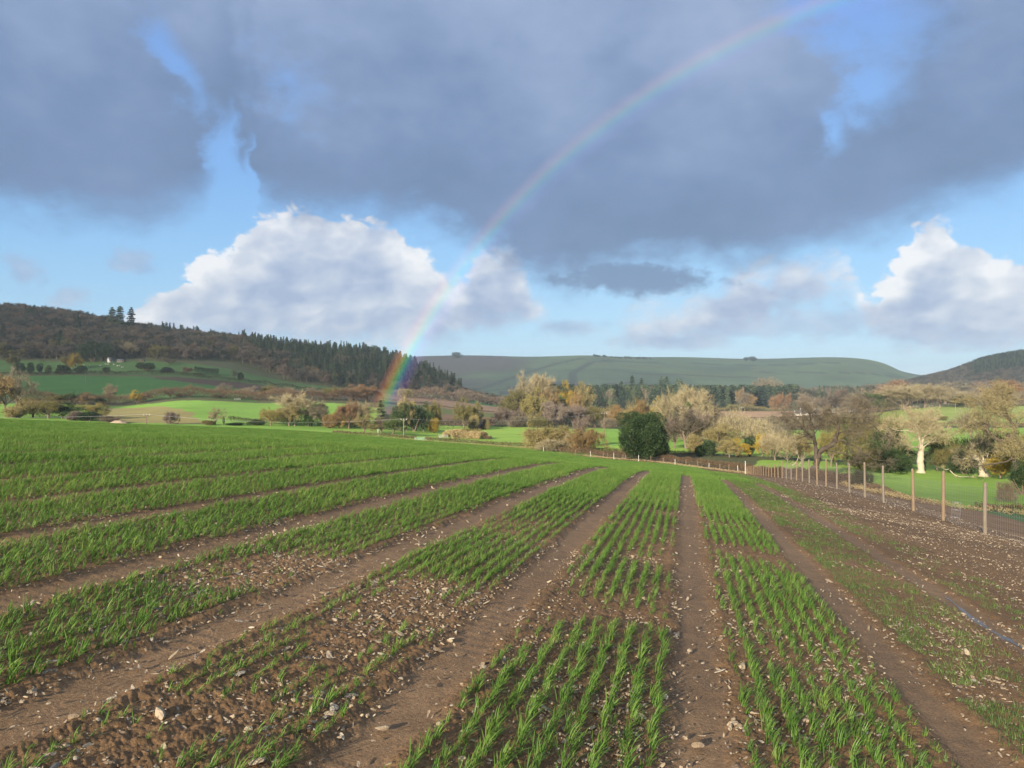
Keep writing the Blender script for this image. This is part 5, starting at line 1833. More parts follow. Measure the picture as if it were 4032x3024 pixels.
# left middle distance
for (px, top, Y, w, mt, kd, lab) in [
    (20, 1488, 430, 100, 'leaf_orange', 'leafy', 'orange brown tree at the left edge'),
    (62, 1465, 455, 110, 'twig_grey', 'bare', 'tall grey olive tree next to the orange one at the left edge'),
    (120, 1568, 505, 90, 'leaf_olive', 'thin_leaf', 'olive bush at the left start of the bramble hedge'),
    (220, 1552, 510, 90, 'leaf_olive', 'thin_leaf', 'brown olive tree in the left of the bramble hedge'),
    (282, 1550, 515, 75, 'leaf_green', 'thin_leaf', 'green brown tree left of the orange hedge bush'),
    (338, 1552, 515, 62, 'leaf_orange', 'leafy', 'bright orange bush in the bramble hedge'),
    (392, 1560, 520, 46, 'leaf_dark', 'dense', 'dark evergreen bush right of the orange hedge bush'),
    (430, 1518, 530, 50, 'twig_pale', 'bare_up', 'pale poplar like tree over the bramble hedge'),
    (538, 1543, 530, 52, 'leaf_yellow', 'leafy', 'yellow green round tree in the bramble hedge'),
    (575, 1545, 540, 45, 'twig_grey', 'bare', 'thin grey tree right of the yellow green one'),
    (672, 1532, 545, 45, 'twig_grey', 'bare_up', 'slim grey tree in the middle of the bramble hedge'),
    (715, 1552, 548, 50, 'leaf_rust', 'thin_leaf', 'rusty red bush in the bramble hedge'),
    (745, 1537, 548, 50, 'twig_pale', 'bare', 'pale spreading shrub near the rusty bush'),
    (855, 1552, 552, 60, 'leaf_dark', 'dense', 'dark evergreen right in the bramble hedge'),
    (880, 1512, 560, 75, 'twig_grey', 'bare', 'large grey brown tree toward the right of the bramble hedge'),
    (970, 1525, 565, 80, 'twig_brown', 'bare', 'brown tree beyond the large grey brown one'),
    (1055, 1520, 575, 50, 'leaf_olive', 'thin_leaf', 'olive tree standing over the scrub above the middle field'),
    (1130, 1530, 580, 80, 'twig_brown', 'bare', 'brown tree in the scrub left of the rainbow'),
    (1230, 1528, 585, 80, 'twig_grey', 'bare', 'grey tree in the scrub left of the rainbow'),
    (1310, 1530, 585, 80, 'leaf_olive', 'thin_leaf', 'olive tree near the foot of the rainbow'),
    (1395, 1522, 590, 90, 'leaf_rust', 'leafy', 'orange brown tree in the red of the rainbow'),
    (1445, 1522, 595, 90, 'leaf_rust', 'leafy', 'russet tree in the yellow of the rainbow'),
    (1590, 1532, 700, 60, 'leaf_olive', 'thin_leaf', 'pale tree right of the rainbow foot'),
    (48, 1404, 760, 50, 'leaf_olive', 'thin_leaf', 'faint olive tree on the top left field'),
    (260, 1402, 770, 60, 'leaf_olive', 'thin_leaf', 'olive tree left of the yellow one before the yews'),
    (296, 1396, 765, 50, 'leaf_yellow', 'leafy', 'yellow tree left of the black yew block'),
    (511, 1353, 860, 60, 'twig_pale', 'bare_up', 'pale ash right of the small cottage'),
    (612, 1362, 845, 75, 'leaf_olive', 'thin_leaf', 'spreading olive ash further right of the cottage'),
    (665, 1410, 815, 60, 'twig_brown', 'bare', 'brown bush at the bottom of the wood'),
    (580, 1428, 750, 55, 'leaf_dark', 'dense', 'dark round evergreen beside the lane'),
    (555, 1425, 765, 40, 'leaf_green', 'dense', 'green bush left of the dark round evergreen'),
    (655, 1446, 745, 55, 'leaf_dark', 'shrub', 'low dark bush before the clipped hedge'),
    (740, 1448, 745, 50, 'leaf_rust', 'thin_leaf', 'russet bush before the clipped hedge'),
    (70, 1430, 715, 50, 'leaf_dark', 'dense', 'first dark bush from the left on the upper hedge line'),
    (120, 1425, 715, 28, 'leaf_dark', 'dense', 'second dark bush from the left on the upper hedge line'),
    (153, 1431, 715, 26, 'leaf_dark', 'dense', 'third dark bush from the left on the upper hedge line'),
    (188, 1436, 715, 26, 'leaf_green', 'dense', 'fourth bush from the left on the upper hedge line'),
    (245, 1437, 715, 60, 'leaf_green', 'shrub', 'broad bush in the middle of the upper hedge line'),
    (315, 1438, 718, 50, 'leaf_dark', 'dense', 'dark bush below the yellow tree on the upper hedge line'),
    (415, 1445, 722, 34, 'leaf_dark', 'dense', 'last dark bush at the right on the upper hedge line'),
    (925, 1458, 745, 22, 'twig_brown', 'bare', 'small bare tree on the small upper field'),
    (945, 1464, 750, 30, 'leaf_dark', 'shrub', 'small dark bush right of the small bare tree')]:
    T(kd, px, top, Y, w, mt, lab)
# yew block and the two cedars on the left skyline
for i, (px, top, w) in enumerate([(325, 1352, 60), (362, 1343, 62), (400, 1345, 62), (425, 1356, 46)]):
    T('dense', px, top, 835, w, 'leaf_dark', 'black green yew in the dark block beside the cottage', group='yews of the dark block', name='yew')
T('cedar', 440, 1212, 1120, 46, 'needle', 'left of the tall dark cedars on the skyline', name='cedar', var=0)
T('cedar', 470, 1208, 1120, 50, 'needle', 'middle one of the tall dark cedars on the skyline', name='cedar', var=1)
T('cedar', 512, 1213, 1120, 44, 'needle', 'right hand cedar standing apart on the skyline', name='cedar', var=2)

# ------------------------------------------------------------------ the large evergreen by the hedge
t_, c_, h_, r_ = bush_mesh(900, 11.5, 6.4, 60000, .14, 52, twig=.5, low=.02, lk=.66)
t_.materials.append(M['bark_dark'])
c_.materials.append(mat_crown('holly_leaf', [(0.012, 0.026, 0.010), (0.030, 0.056, 0.019), (0.085, 0.120, 0.038)], 0.10, 0.5, 0.1, 0.45))
X, Y = P2(2520, 186)
root = empty('evergreen_oak', (X, Y, gz(X, Y)))
hh = unproj(2520, 1622, 186)[2] - gz(X, Y)
root.scale = (212 / F_ * 186 / 2 / 5.8, 212 / F_ * 186 / 2 / 5.8, hh / 11.0)
for nm, me_ in (('trunk', t_), ('crown', c_)):
    obj(nm, me_, None, root)
tag(root, 'large dense dark green evergreen standing in the hedge at centre', 'tree')


# ------------------------------------------------------------------ veteran oaks with measured limbs
def smooth_poly(P, k=4):
    P = np.asarray(P, float)
    out = []
    n = len(P)
    for i in range(n - 1):
        p0, p1, p2, p3 = P[max(i - 1, 0)], P[i], P[i + 1], P[min(i + 2, n - 1)]
        for t in np.arange(k) / k:
            out.append(.5 * ((2 * p1) + (-p0 + p2) * t + (2 * p0 - 5 * p1 + 4 * p2 - p3) * t ** 2 + (-p0 + 3 * p1 - 3 * p2 + p3) * t ** 3))
    out.append(P[-1])
    return np.array(out)


def veteran(name, px0, Y0, limbs, label, bark, crown, seed, kid_len=3.2, kids=9, lev=3, twig_w=.035, twig_l=.7, leaf=None, leaf_n=0, spread=.9, wig=.24, ntw=5, down=0.0):
    """limbs: list of (points (px, py, depth offset m), r0, r1, sprouting 0..1)"""
    rg = np.random.default_rng(seed)
    X0, Yb = P2(px0, Y0)
    o0 = np.array([X0, Yb, gz(X0, Yb)])
    T, Cn = Buf(), Buf()
    tips = []

    def grow(p, d, L, r, k):
        n = 5
        P, dd = wander(p, d, L, n, wig, .03 + down, rg)
        tube(T if r > .035 else Cn, P, np.linspace(r, r * .35, n + 1), 5 if r > .05 else 3, cap=False)
        if k == 0:
            return
        nk = 5 if k > 1 else 5
        for i in range(nk):
            t = .2 + .8 * (i + rg.uniform(0, .9)) / nk
            s_ = min(int(t * n), n - 1)
            q = P[s_] + (P[s_ + 1] - P[s_]) * (t * n - s_)
            bd = P[s_ + 1] - P[s_]
            bd /= np.linalg.norm(bd)
            cd = perp(bd, rg.uniform(.5, 1.2) * spread, 0, rg)
            cl = L * rg.uniform(.4, .7)
            if k == 1:
                tips.append((q, q + cd * cl))
            else:
                grow(q, cd, cl, max(r * .5 * (1 - .5 * t), .010), k - 1)
        tips.append((P[-2], P[-1] + dd * .3))
    for (pts, r0, r1, sp) in limbs:
        Q = []
        for (px, py, dz) in pts:
            a = unproj(px, py, Y0 + dz)
            Q.append(np.array(a) - o0)
        if Q[0][2] < 1.0:
            Q[0][2] = -.35
        Q = smooth_poly(Q, 4)
        Q[1:-1] += rg.normal(size=Q[1:-1].shape) * .05 * r0 / .3
        rr = np.linspace(r0, r1, len(Q)) * (1 + .08 * rg.normal(size=len(Q)))
        if Q[0][2] < 0:
            rr[0] *= 1.55
            rr[1] *= 1.2
        tube(T, Q, rr, 10 if r0 > .2 else 7)
        if sp <= 0:
            continue
        nk = int(kids * sp)
        for i in range(nk):
            t = .25 + .75 * (i + rg.uniform(0, 1)) / nk
            s_ = min(int(t * (len(Q) - 1)), len(Q) - 2)
            bd = Q[s_ + 1] - Q[s_]
            bd /= np.linalg.norm(bd) + 1e-9
            cd = perp(bd, rg.uniform(.4, 1.15), 0, rg)
            cd[2] += .12
            grow(Q[s_], cd, kid_len * rg.uniform(.6, 1.15) * (1.15 - .5 * t), max(rr[s_] * .42, .03), lev - 1)
        grow(Q[-2], Q[-1] - Q[-2], kid_len * .6, r1 * .8, lev - 1)
    A0 = np.array([a for a, b in tips])
    B0 = np.array([b for a, b in tips])
    slivers(Cn, A0, B0, twig_w, rg)
    A, Bp = [], []
    for k in range(ntw):
        t = rg.uniform(.15, 1.0, len(A0))[:, None]
        q = A0 + (B0 - A0) * t
        d = B0 - A0
        d /= np.linalg.norm(d, axis=1)[:, None] + 1e-9
        d = d + rg.normal(size=d.shape) * .7
        A.append(q)
        Bp.append(q + d * twig_l * rg.uniform(.4, 1.1, len(q))[:, None])
    A, Bp = np.concatenate(A), np.concatenate(Bp)
    slivers(Cn, A, Bp, twig_w * .8, rg)
    if leaf:
        i = rg.integers(0, len(A), leaf_n)
        leaves(Cn, A[i] + (Bp[i] - A[i]) * rg.uniform(.3, 1.1, leaf_n)[:, None] + rg.normal(size=(leaf_n, 3)) * leaf, leaf, rg)
    root = empty(name, tuple(o0))
    obj('trunk', T.mesh('trunk', True), M[bark], root)
    obj('crown', Cn.mesh('crown'), M[crown], root)
    tag(root, label, 'tree')
    return root


def zz(ox, oy, s, *pts):
    """points read off an enlarged view with its origin and scale"""
    return [(ox + s * p[0], oy + s * p[1], (p[2] if len(p) > 2 else 0)) for p in pts]


S6 = 500 / 1843
q = lambda *p: zz(3100, 1500, S6, *p)
veteran('oak', 3100 + S6 * 330, 128, [
    (q((320, 1430), (360, 1330), (420, 1200), (415, 1080)), .62, .44, 0),
    (q((415, 1090), (410, 960), (390, 850, -1), (300, 770, -1), (240, 700, -2)), .34, .17, .6),
    (q((400, 900), (385, 800, 1), (370, 700, 1), (340, 560, 2), (325, 460, 2)), .26, .10, 1),
    (q((370, 690, 1), (430, 670, 1), (500, 600, 2), (535, 570, 2)), .13, .06, .8),
    (q((240, 700, -2), (180, 610, -2), (100, 560, -2), (10, 530, -1)), .12, .05, .9),
    (q((250, 720, -2), (225, 560, -3), (215, 440, -3)), .12, .05, .9),
    (q((300, 790, -1), (200, 770, -2), (120, 750, -2)), .08, .04, .3),
    (q((425, 1120), (500, 1010, 1), (600, 960, 1.5), (690, 880, 2), (720, 760, 2)), .50, .34, 0),
    (q((720, 770, 2), (740, 700, 2), (690, 570, 2.5), (660, 500, 3)), .26, .13, 1),
    (q((735, 760, 2), (830, 735, 1), (930, 710, 1)), .13, .05, .6),
    (q((690, 580, 2.5), (780, 610, 2), (900, 600, 1), (1050, 620, 1), (1200, 580, 1)), .15, .06, 1),
    (q((680, 520, 2.5), (850, 540, 3), (1000, 540, 3), (1200, 520, 3), (1330, 500, 3), (1420, 430, 3)), .14, .06, 1),
    (q((900, 550, 3), (1000, 460, 4), (1100, 380, 4)), .10, .04, 1.3),
    (q((700, 880, 2), (800, 860, 1), (870, 900, 0)), .16, .07, .4),
    (q((680, 1030, 0), (800, 1050, -1), (900, 1080, -1), (970, 1110, -1)), .12, .04, .5),
    (q((560, 985, 0), (640, 1010, -1), (690, 1040, -1.5), (590, 1090, -1.5)), .10, .03, 0),
    (q((1100, 560, 2), (1250, 650, 2), (1350, 760, 2), (1440, 850, 2)), .10, .04, .7),
    (q((870, 900, 0), (1000, 960, 0), (1150, 1060, 0), (1250, 1130, 0), (1400, 1160, 0)), .11, .04, .7)],
    'big dark leaning oak with twisted bare boughs behind the fence posts', 'bark_dark', 'twig_dark', 901, 2.6, 10, 3, .036, .6, ntw=5)
S7 = 532 / 1765
q = lambda *p: zz(3500, 1500, S7, *p)
veteran('dead_oak', 3500 + S7 * 418, 163, [
    (q((418, 1190), (412, 1050), (415, 930), (420, 850)), .78, .55, 0),
    (q((420, 870), (400, 760), (380, 680, 1), (330, 560, 1), (290, 440, 2)), .30, .09, 1),
    (q((425, 850), (440, 760), (490, 690, -1), (550, 610, -1)), .28, .14, .7),
    (q((430, 830), (480, 800, 1), (500, 700, 1), (510, 580, 2), (560, 470, 2)), .20, .07, 1),
    (q((385, 690, 1), (380, 600, 0), (370, 520, 0)), .16, .06, 1),
    (q((410, 880), (340, 870, -1), (310, 860, -1.5), (200, 830, -2)), .14, .06, .5),
    (q((380, 680, 1), (240, 650, 0), (110, 645, 0), (10, 600, 0)), .10, .04, .6),
    (q((440, 870), (520, 810, 0), (600, 740, 0), (700, 690, 0)), .12, .04, .8)],
    'pale dead pollard oak with a thick whitened trunk', 'bark_pale', 'twig_pale', 902, 3.4, 12, 3, .045, .7, spread=.8, ntw=7)
veteran('gnarled_oak', 3500 + S7 * 1240, 158, [
    (q((1240, 1240), (1225, 1130), (1225, 1050)), .85, .55, 0),
    (q((1225, 1070), (1170, 1020), (1120, 1010), (1120, 930), (1100, 820, 1), (1070, 700, 1), (1055, 620, 1)), .40, .16, .6),
    (q((1225, 1060), (1230, 960), (1240, 850, 0), (1260, 740, 0)), .26, .10, .8),
    (q((1120, 1010), (1040, 1010, -1), (970, 1020, -1)), .14, .05, .5),
    (q((1240, 1060), (1290, 980, 0), (1300, 930, 0), (1350, 920, 0)), .12, .05, .6),
    (q((1070, 650, 1), (1050, 590, 1), (1030, 540, 1)), .10, .04, 1.0)],
    'gnarled pale oak with a flared base and broken boughs', 'bark_pale', 'twig_grey', 903, 2.8, 11, 3, .045, .65, ntw=7)
veteran('oak', 3500 + S7 * 1650, 140, [
    (q((1650, 1180), (1640, 950), (1610, 780), (1560, 700)), .60, .42, 0),
    (q((1600, 790), (1400, 760, 0), (1300, 660, 0), (1240, 560, 0), (1190, 540, 0), (1060, 580, 0)), .34, .09, 1.1),
    (q((1280, 640, 0), (1290, 500, 1), (1270, 380, 1), (1200, 300, 1)), .20, .06, 1.2),
    (q((1640, 760), (1640, 600, 1), (1560, 480, 2), (1500, 300, 2), (1480, 170, 2)), .30, .09, 1.4),
    (q((1570, 500, 2), (1450, 430, 2), (1340, 300, 2), (1330, 190, 2)), .17, .05, 1.2),
    (q((1630, 620, 1), (1750, 560, 1), (1900, 480, 1)), .18, .06, 1.1),
    (q((1650, 980), (1560, 1040, -2), (1400, 1080, -3), (1240, 1100, -3), (1110, 1120, -3), (1070, 1040, -3)), .20, .08, .3),
    (q((1640, 900), (1600, 860, -2), (1560, 870, -2), (1500, 880, -2)), .12, .05, .9),
    (q((1650, 850), (1720, 820, -2), (1800, 900, -2)), .12, .05, 1.2),
    (q((1310, 650), (1360, 690, -1), (1460, 680, -1)), .11, .05, .4)],
    'spreading oak at the right edge with dark boughs and yellowing leaves', 'bark_dark', 'oak_yellow', 904, 3.4, 10, 3, .04, .65, leaf=.10, leaf_n=10000, ntw=6)
T('dense', 3995, 1690, 141, 30, 'leaf_ivy', 'ivy wrapped round the trunk of the right edge oak', name='ivy_clump')
veteran('fallen_branch', 3500 + S7 * 900, 150, [
    (q((800, 1170), (860, 1225), (930, 1250), (1020, 1250), (1110, 1255)), .10, .05, .4),
    (q((780, 1150), (740, 1160), (700, 1140)), .06, .03, .3)],
    'pale fallen bough lying on the pasture between the two pale oaks', 'bark_pale', 'twig_pale', 905, 1.0, 4, 2)
SC.objects['fallen_branch']['category'] = 'branch'
q = lambda *p: zz(3100, 1500, S6, *p)
veteran('dead_branch', 3100 + S6 * 120, 120, [
    (q((60, 1230), (120, 1190), (160, 1110), (155, 1070)), .07, .04, .5),
    (q((120, 1190), (170, 1210), (205, 1165)), .06, .03, .4)],
    'white broken branch hanging low left of the dark oak', 'bark_pale', 'bark_pale', 906, .6, 3, 2)
SC.objects['dead_branch']['category'] = 'branch'


# ------------------------------------------------------------------ woods on the hills
def wood_patch(n, f_pos, seed):
    rg = np.random.default_rng(seed)
    out = []
    while len(out) < n:
        p = f_pos(rg)
        if p is not None:
            out.append(p)
    return out


BASE = [(-500, 1425), (0, 1430), (600, 1424), (760, 1436), (790, 1420), (900, 1428), (1000, 1440), (1090, 1490), (1320, 1520), (1500, 1537), (1800, 1555)]


def edge_Y(px):
    """distance of the lower edge of the hanging wood, by bearing"""
    return float(np.interp(px, [-500, 0, 600, 760, 800, 950, 1060, 1120, 1320, 1500, 1700, 1830], [842, 842, 862, 856, 900, 905, 880, 850, 852, 862, 900, 980]))


ridge_px = [-500, 0, 250, 430, 800, 1000, 1225, 1440, 1600, 1736, 1800]
# the ridge crest: first point beyond the wood edge where the sight line stops climbing
individ, mass = [], []
rgw = np.random.default_rng(5)
for k in range(9000):
    px = rgw.uniform(-260, 1815)
    Y = math.sqrt(rgw.uniform(840 ** 2, 1290 ** 2))
    if Y < edge_Y(px):
        continue
    if px > 1700 and Y > 1190:
        continue
    X = (px - 2016) / F_ * Y
    individ.append((px, X, Y))
# thin to an even spacing with a grid
cell = {}
pts = []
for p in individ:
    key = (int(p[1] // 9.5), int(p[2] // 9.5))
    if key in cell:
        continue
    cell[key] = 1
    pts.append(p)
px_a = np.array([p[0] for p in pts])
X_a = np.array([p[1] for p in pts])
Y_a = np.array([p[2] for p in pts])
Z_a = ground(X_a, Y_a)
con_zone = (px_a > 955 + (Y_a - 850) * -.05) & ~((px_a < 1140) & (Y_a < 1010)) & (fbm(px_a / 90, Y_a / 60, 3, 33) > .30)
con_zone |= (fbm(px_a / 60, Y_a / 70, 2, 35) > .74)
edge_con = (px_a > 1140) & (px_a < 1480) & (Y_a < 900) & (fbm(px_a / 40, Y_a / 40, 2, 36) > .5)
con_zone &= ~edge_con
elev = Z_a / Y_a
dist_edge = Y_a - np.array([edge_Y(p) for p in px_a])
score = -dist_edge + 200 * (elev > np.interp(px_a, ridge_px, [(1570 - q_) / F_ for q_ in (1225, 1248, 1262, 1300, 1352, 1372, 1405, 1415, 1462, 1515, 1540)]))
order = np.argsort(-(score - 0.001 * Y_a))
nb, nc = 0, 0
isind = np.zeros(len(pts), bool)
for i in order:
    if px_a[i] < -30:
        continue
    if con_zone[i]:
        if nc < 230:
            nc += 1
            isind[i] = True
    elif nb < 270:
        nb += 1
        isind[i] = True
print('hill wood', len(pts), 'individual', nb, nc)
for i in np.where(isind)[0]:
    X, Y = X_a[i], Y_a[i]
    if con_zone[i]:
        plant('spruce', X, Y, rng.uniform(11, 27), rng.uniform(7, 14), 'needle' if rng.uniform() < .75 else 'needle_pale', 'bark', 'dark conifer packed among the others of the plantation on the left hill', 'conifers of the hillside plantation', 'conifer', sink=1)
    else:
        plant('wood', X, Y, rng.uniform(10, 17), rng.uniform(13, 20), ('twig_wood', 'twig_wood', 'twig_brown', 'twig_dark', 'twig_purple', 'leaf_olive')[rng.integers(0, 6)], 'bark', 'bare brown tree packed among the others of the hanging wood on the left', 'bare trees of the hanging wood', 'broadleaf_tree', sink=1)


def join_forms(name, kinds, mt_crown, mt_trunk):
    """source forms (trunk and crown together) for a far-off wood"""
    col = bpy.data.collections.new(name)
    for k_ in kinds:
        for (t_, c_, h_, r_) in LIB[k_]:
            nt, ncv = len(t_.vertices), len(c_.vertices)
            me_ = bpy.data.meshes.new(name)
            import bmesh
            bm = bmesh.new()
            bm.from_mesh(c_)
            nf = len(bm.faces)
            for f in bm.faces:
                f.material_index = 0
            bm.from_mesh(t_)
            for idx, f in enumerate(bm.faces):
                if idx >= nf:
                    f.material_index = 1
            bm.to_mesh(me_)
            bm.free()
            me_.materials.clear()
            me_.materials.append(mt_crown)
            me_.materials.append(mt_trunk)
            o = bpy.data.objects.new(name, me_)
            col.objects.link(o)
    return col


wf = join_forms('broadleaf_form', ['wood'], M['twig_wood'], M['bark'])
sf = join_forms('conifer_form', ['spruce', 'spruce', 'pine'], M['needle'], M['bark'])
pf_ = join_forms('pine_form', ['pine', 'cedar', 'dense'], M['needle'], M['bark'])


def stuff_trees(name, X, Y, col, h0, h1, hb, wb, label, cat='wood'):
    n = len(X)
    hh_ = rng.uniform(h0, h1, n) / hb
    ww = hh_ * rng.uniform(.85, 1.2, n) * wb
    scatter(name, np.c_[X, Y, ground(X, Y) - 1], np.c_[np.zeros(n), np.zeros(n), rng.uniform(0, 6.28, n)], np.c_[ww, ww, hh_], col, label, cat=cat)


k = ~isind & ~con_zone
stuff_trees('hanging_wood', X_a[k], Y_a[k], wf, 10, 17, 13, 1.35, 'mass of bare brown trees covering the left hill')
k = ~isind & con_zone
stuff_trees('conifer_plantation', X_a[k], Y_a[k], sf, 11, 25, 20, 1.15, 'dark mass of conifers covering the end of the left hill')
# valley conifer belt in the middle distance
rgw = np.random.default_rng(6)
cell = {}
bx = []
for k in range(6000):
    px = rgw.uniform(2120, 3140)
    Y = rgw.uniform(880, 1120)
    if px > 2960 and Y < 960:
        continue
    X = (px - 2016) / F_ * Y
    key = (int(X // 7.5), int(Y // 7.5))
    if key in cell:
        continue
    cell[key] = 1
    bx.append((px, X, Y))
bx.sort(key=lambda p: p[2])
nci = 0
rest = []
for (px, X, Y) in bx:
    if nci < 65 and Y < 960:
        nci += 1
        mixd = rng.uniform()
        if mixd < .62:
            plant(('pine', 'cedar', 'dense', 'spruce')[rng.integers(0, 4)], X, Y, rng.uniform(20, 30), rng.uniform(12, 19), 'needle' if mixd < .45 else 'needle_pale', 'bark', 'dark conifer in the long belt across the valley', 'conifers of the valley belt', 'conifer')
        else:
            plant('wood', X, Y, rng.uniform(17, 26), rng.uniform(12, 18), 'twig_grey' if mixd < .8 else ('leaf_orange' if mixd < .93 else 'leaf_olive'), 'bark', 'lighter bare or tawny tree standing among the conifers of the valley belt', 'broadleaved trees of the valley belt', 'broadleaf_tree')
    else:
        rest.append((X, Y))
rest = np.array(rest)
stuff_trees('valley_conifers', rest[:, 0], rest[:, 1], pf_, 22, 31, 20, 1.2, 'dark conifers filling the belt across the valley')
for (px, top) in [(2490, 1482), (2525, 1492), (2604, 1485), (2625, 1486), (2668, 1494), (2680, 1496), (2447, 1504)]:
    tree_px('cedar', px, top, 1000, 42, 'needle', 'tall ragged conifer rising over the rest of the valley belt', group='tall conifers over the belt')
for (px, top) in [(3225, 1520), (3248, 1520), (3278, 1526), (3310, 1519), (3340, 1524), (3408, 1527)]:
    tree_px('spruce', px, top, 960, 30, 'needle', 'dark pointed conifer in the gap right of the farmhouse', group='pointed conifers right of the farmhouse')
# right hill wood, and scattered woods further off
rgw = np.random.default_rng(8)
n = 5200
px = rgw.uniform(3560, 4300, n)
Y = rgw.uniform(1560, 2150, n)
X = (px - 2016) / F_ * Y
keep = (px > 3570 + (2100 - Y) * 0.0) & (fbm(X / 60, Y / 60, 2, 55) > .2)
X, Y, px = X[keep], Y[keep], px[keep]
cz = (px > 3830) & (Y > 1800)
stuff_trees('right_hill_wood', X[~cz], Y[~cz], wf, 12, 18, 13, 1.2, 'brown bare woodland covering the lower right hill')
stuff_trees('right_hill_conifers', X[cz], Y[cz], sf, 16, 24, 20, 1.3, 'dark conifer wood on top of the right hill')
n = 1500
px = rgw.uniform(3100, 4300, n)
Y = rgw.uniform(960, 1300, n)
X = (px - 2016) / F_ * Y
stuff_trees('far_valley_wood', X, Y, wf, 13, 24, 13, 1.2, 'brown woodland on the valley floor below the right hill')
n = 420
px = rgw.uniform(1540, 2100, n)
Y = rgw.uniform(860, 1150, n)
X = (px - 2016) / F_ * Y
stuff_trees('saddle_wood', X, Y, wf, 7, 12, 13, 1.2, 'grey brown scrub woodland between the conifers and the central trees')
# small clumps on the far ridge
for (px, w, h, lab) in [(1797, 44, 24, 'dark clump of trees alone on the far ridge at left'), (2938, 22, 16, 'small dark clump on the far ridge, left of a pair'), (2965, 34, 20, 'larger dark clump on the far ridge, right of a pair')]:
    X, Y = P2(px, 3790)
    plant('dense', X, Y, h * 1.2, w / F_ * 3790 * 1.1, 'leaf_dark', 'bark', lab, name='tree_clump')
    SC.objects[-1]
for px in list(range(2335, 2560, 14)):
    X, Y = P2(px + rng.uniform(-5, 5), 3780)
    plant('dense', X, Y, rng.uniform(8, 15), rng.uniform(12, 24), 'leaf_dark', 'bark', 'tiny wind bent tree in the row on the far ridge', 'row of trees on the far ridge', 'wind_bent_tree')
for (px, y_) in [(3380, 1), (3400, 1), (3420, 1), (3440, 1), (3455, 1)]:
    X, Y = P2(px, 2450)
    plant('wood', X, Y, 14, 22, 'twig_wood', 'bark', 'faint tree at the foot of the far ridge on the right', 'faint trees below the far ridge')


# ------------------------------------------------------------------ poles and wires
def pole(px, top, Y, label, mat='pole_grey', arm=True, vform=False, r=.13, hmin=None):
    X, Yb = P2(px, Y)
    z0 = gz(X, Yb)
    h = unproj(px, top, Y)[2] - z0
    root = empty('utility_pole', (X, Yb, z0))
    B = Buf()
    tube(B, [(0, 0, -.5), (0, 0, h * .5), (0, 0, h)], [r * 1.15, r, r * .85], 8)
    obj('pole', B.mesh('pole', True), M[mat], root)
    if arm:
        B = Buf()
        w = .95
        if vform:
            tube(B, [(-w, 0, h + .05), (0, 0, h - .55)], [.06, .07], 4)
            tube(B, [(w, 0, h + .05), (0, 0, h - .55)], [.06, .07], 4)
        tube(B, [(-w, 0, h - .12), (w, 0, h - .12)], [.07, .07], 4)
        obj('crossarm', B.mesh('crossarm'), M[mat], root)
        for x in (-w, 0, w):
            B = Buf()
            tube(B, [(x, 0, h - .1), (x, 0, h + .1), (x, 0, h + .35)], [.07, .09, .05], 6)
            obj('insulator', B.mesh('insulator', True), M['white'], root)
    tag(root, label, 'pole')
    return X, Yb, z0 + h


pa = pole(578, 1634, 262, 'short dark pole rising over the brow at left', 'wood_dark', True, r=.14)
pb = pole(1590, 1652, 270, 'pale pole with a forked crossarm on the bright field left of centre', 'pole_grey', True, True)
pc = pole(2379, 1628, 330, 'brown pole with a crossarm left of the round evergreen', 'wood_dark', True)
pd_ = pole(2920, 1604, 480, 'slender pole with a forked head on the pink ploughed strip', 'pole_grey', True, True)
pe = pole(3761, 1585, 520, 'plain pale pole on the pasture skyline at right', 'pole_grey', False)
pf = pole(336, 1472, 640, 'small dark pole in the dark green left field', 'wood_dark', False)
pg = pole(771, 1460, 716, 'small pole on the hedge of the upper left field', 'wood_dark', False)


def wires(name, pts, label, n=2, off=.9, sag=2.0):
    B = Buf()
    for k in range(n):
        o_ = (k - (n - 1) / 2) * off
        for a, b in zip(pts[:-1], pts[1:]):
            P = []
            for t in np.linspace(0, 1, 13):
                P.append((a[0] + (b[0] - a[0]) * t + o_, a[1] + (b[1] - a[1]) * t, a[2] + (b[2] - a[2]) * t + .3 - sag * 4 * t * (1 - t)))
            tube(B, P, np.full(13, .016), 3, cap=False)
    tag(obj(name, B.mesh(name), M['wire']), label, 'power line')


left = (pa[0] - 105, pa[1] - 12, pa[2] + 2.2)
wires('overhead_wires', [left, pa, pb, (pc[0], pc[1], pc[2])], 'thin pale electricity wires crossing the valley from left to centre')
wires('overhead_wires', [pd_, (P2(3200, 520)[0], 520, gz(*P2(3200, 520)) + 9)], 'faint wires running right from the slender far pole', 2, .9, .8)


# ------------------------------------------------------------------ small built things
def box(B, x0, x1, y0, y1, z0, z1):
    V = [(x, y, z) for z in (z0, z1) for y in (y0, y1) for x in (x0, x1)]
    B.add(V, [[0, 2, 3, 1], [4, 5, 7, 6], [0, 1, 5, 4], [2, 6, 7, 3], [0, 4, 6, 2], [1, 3, 7, 5]])


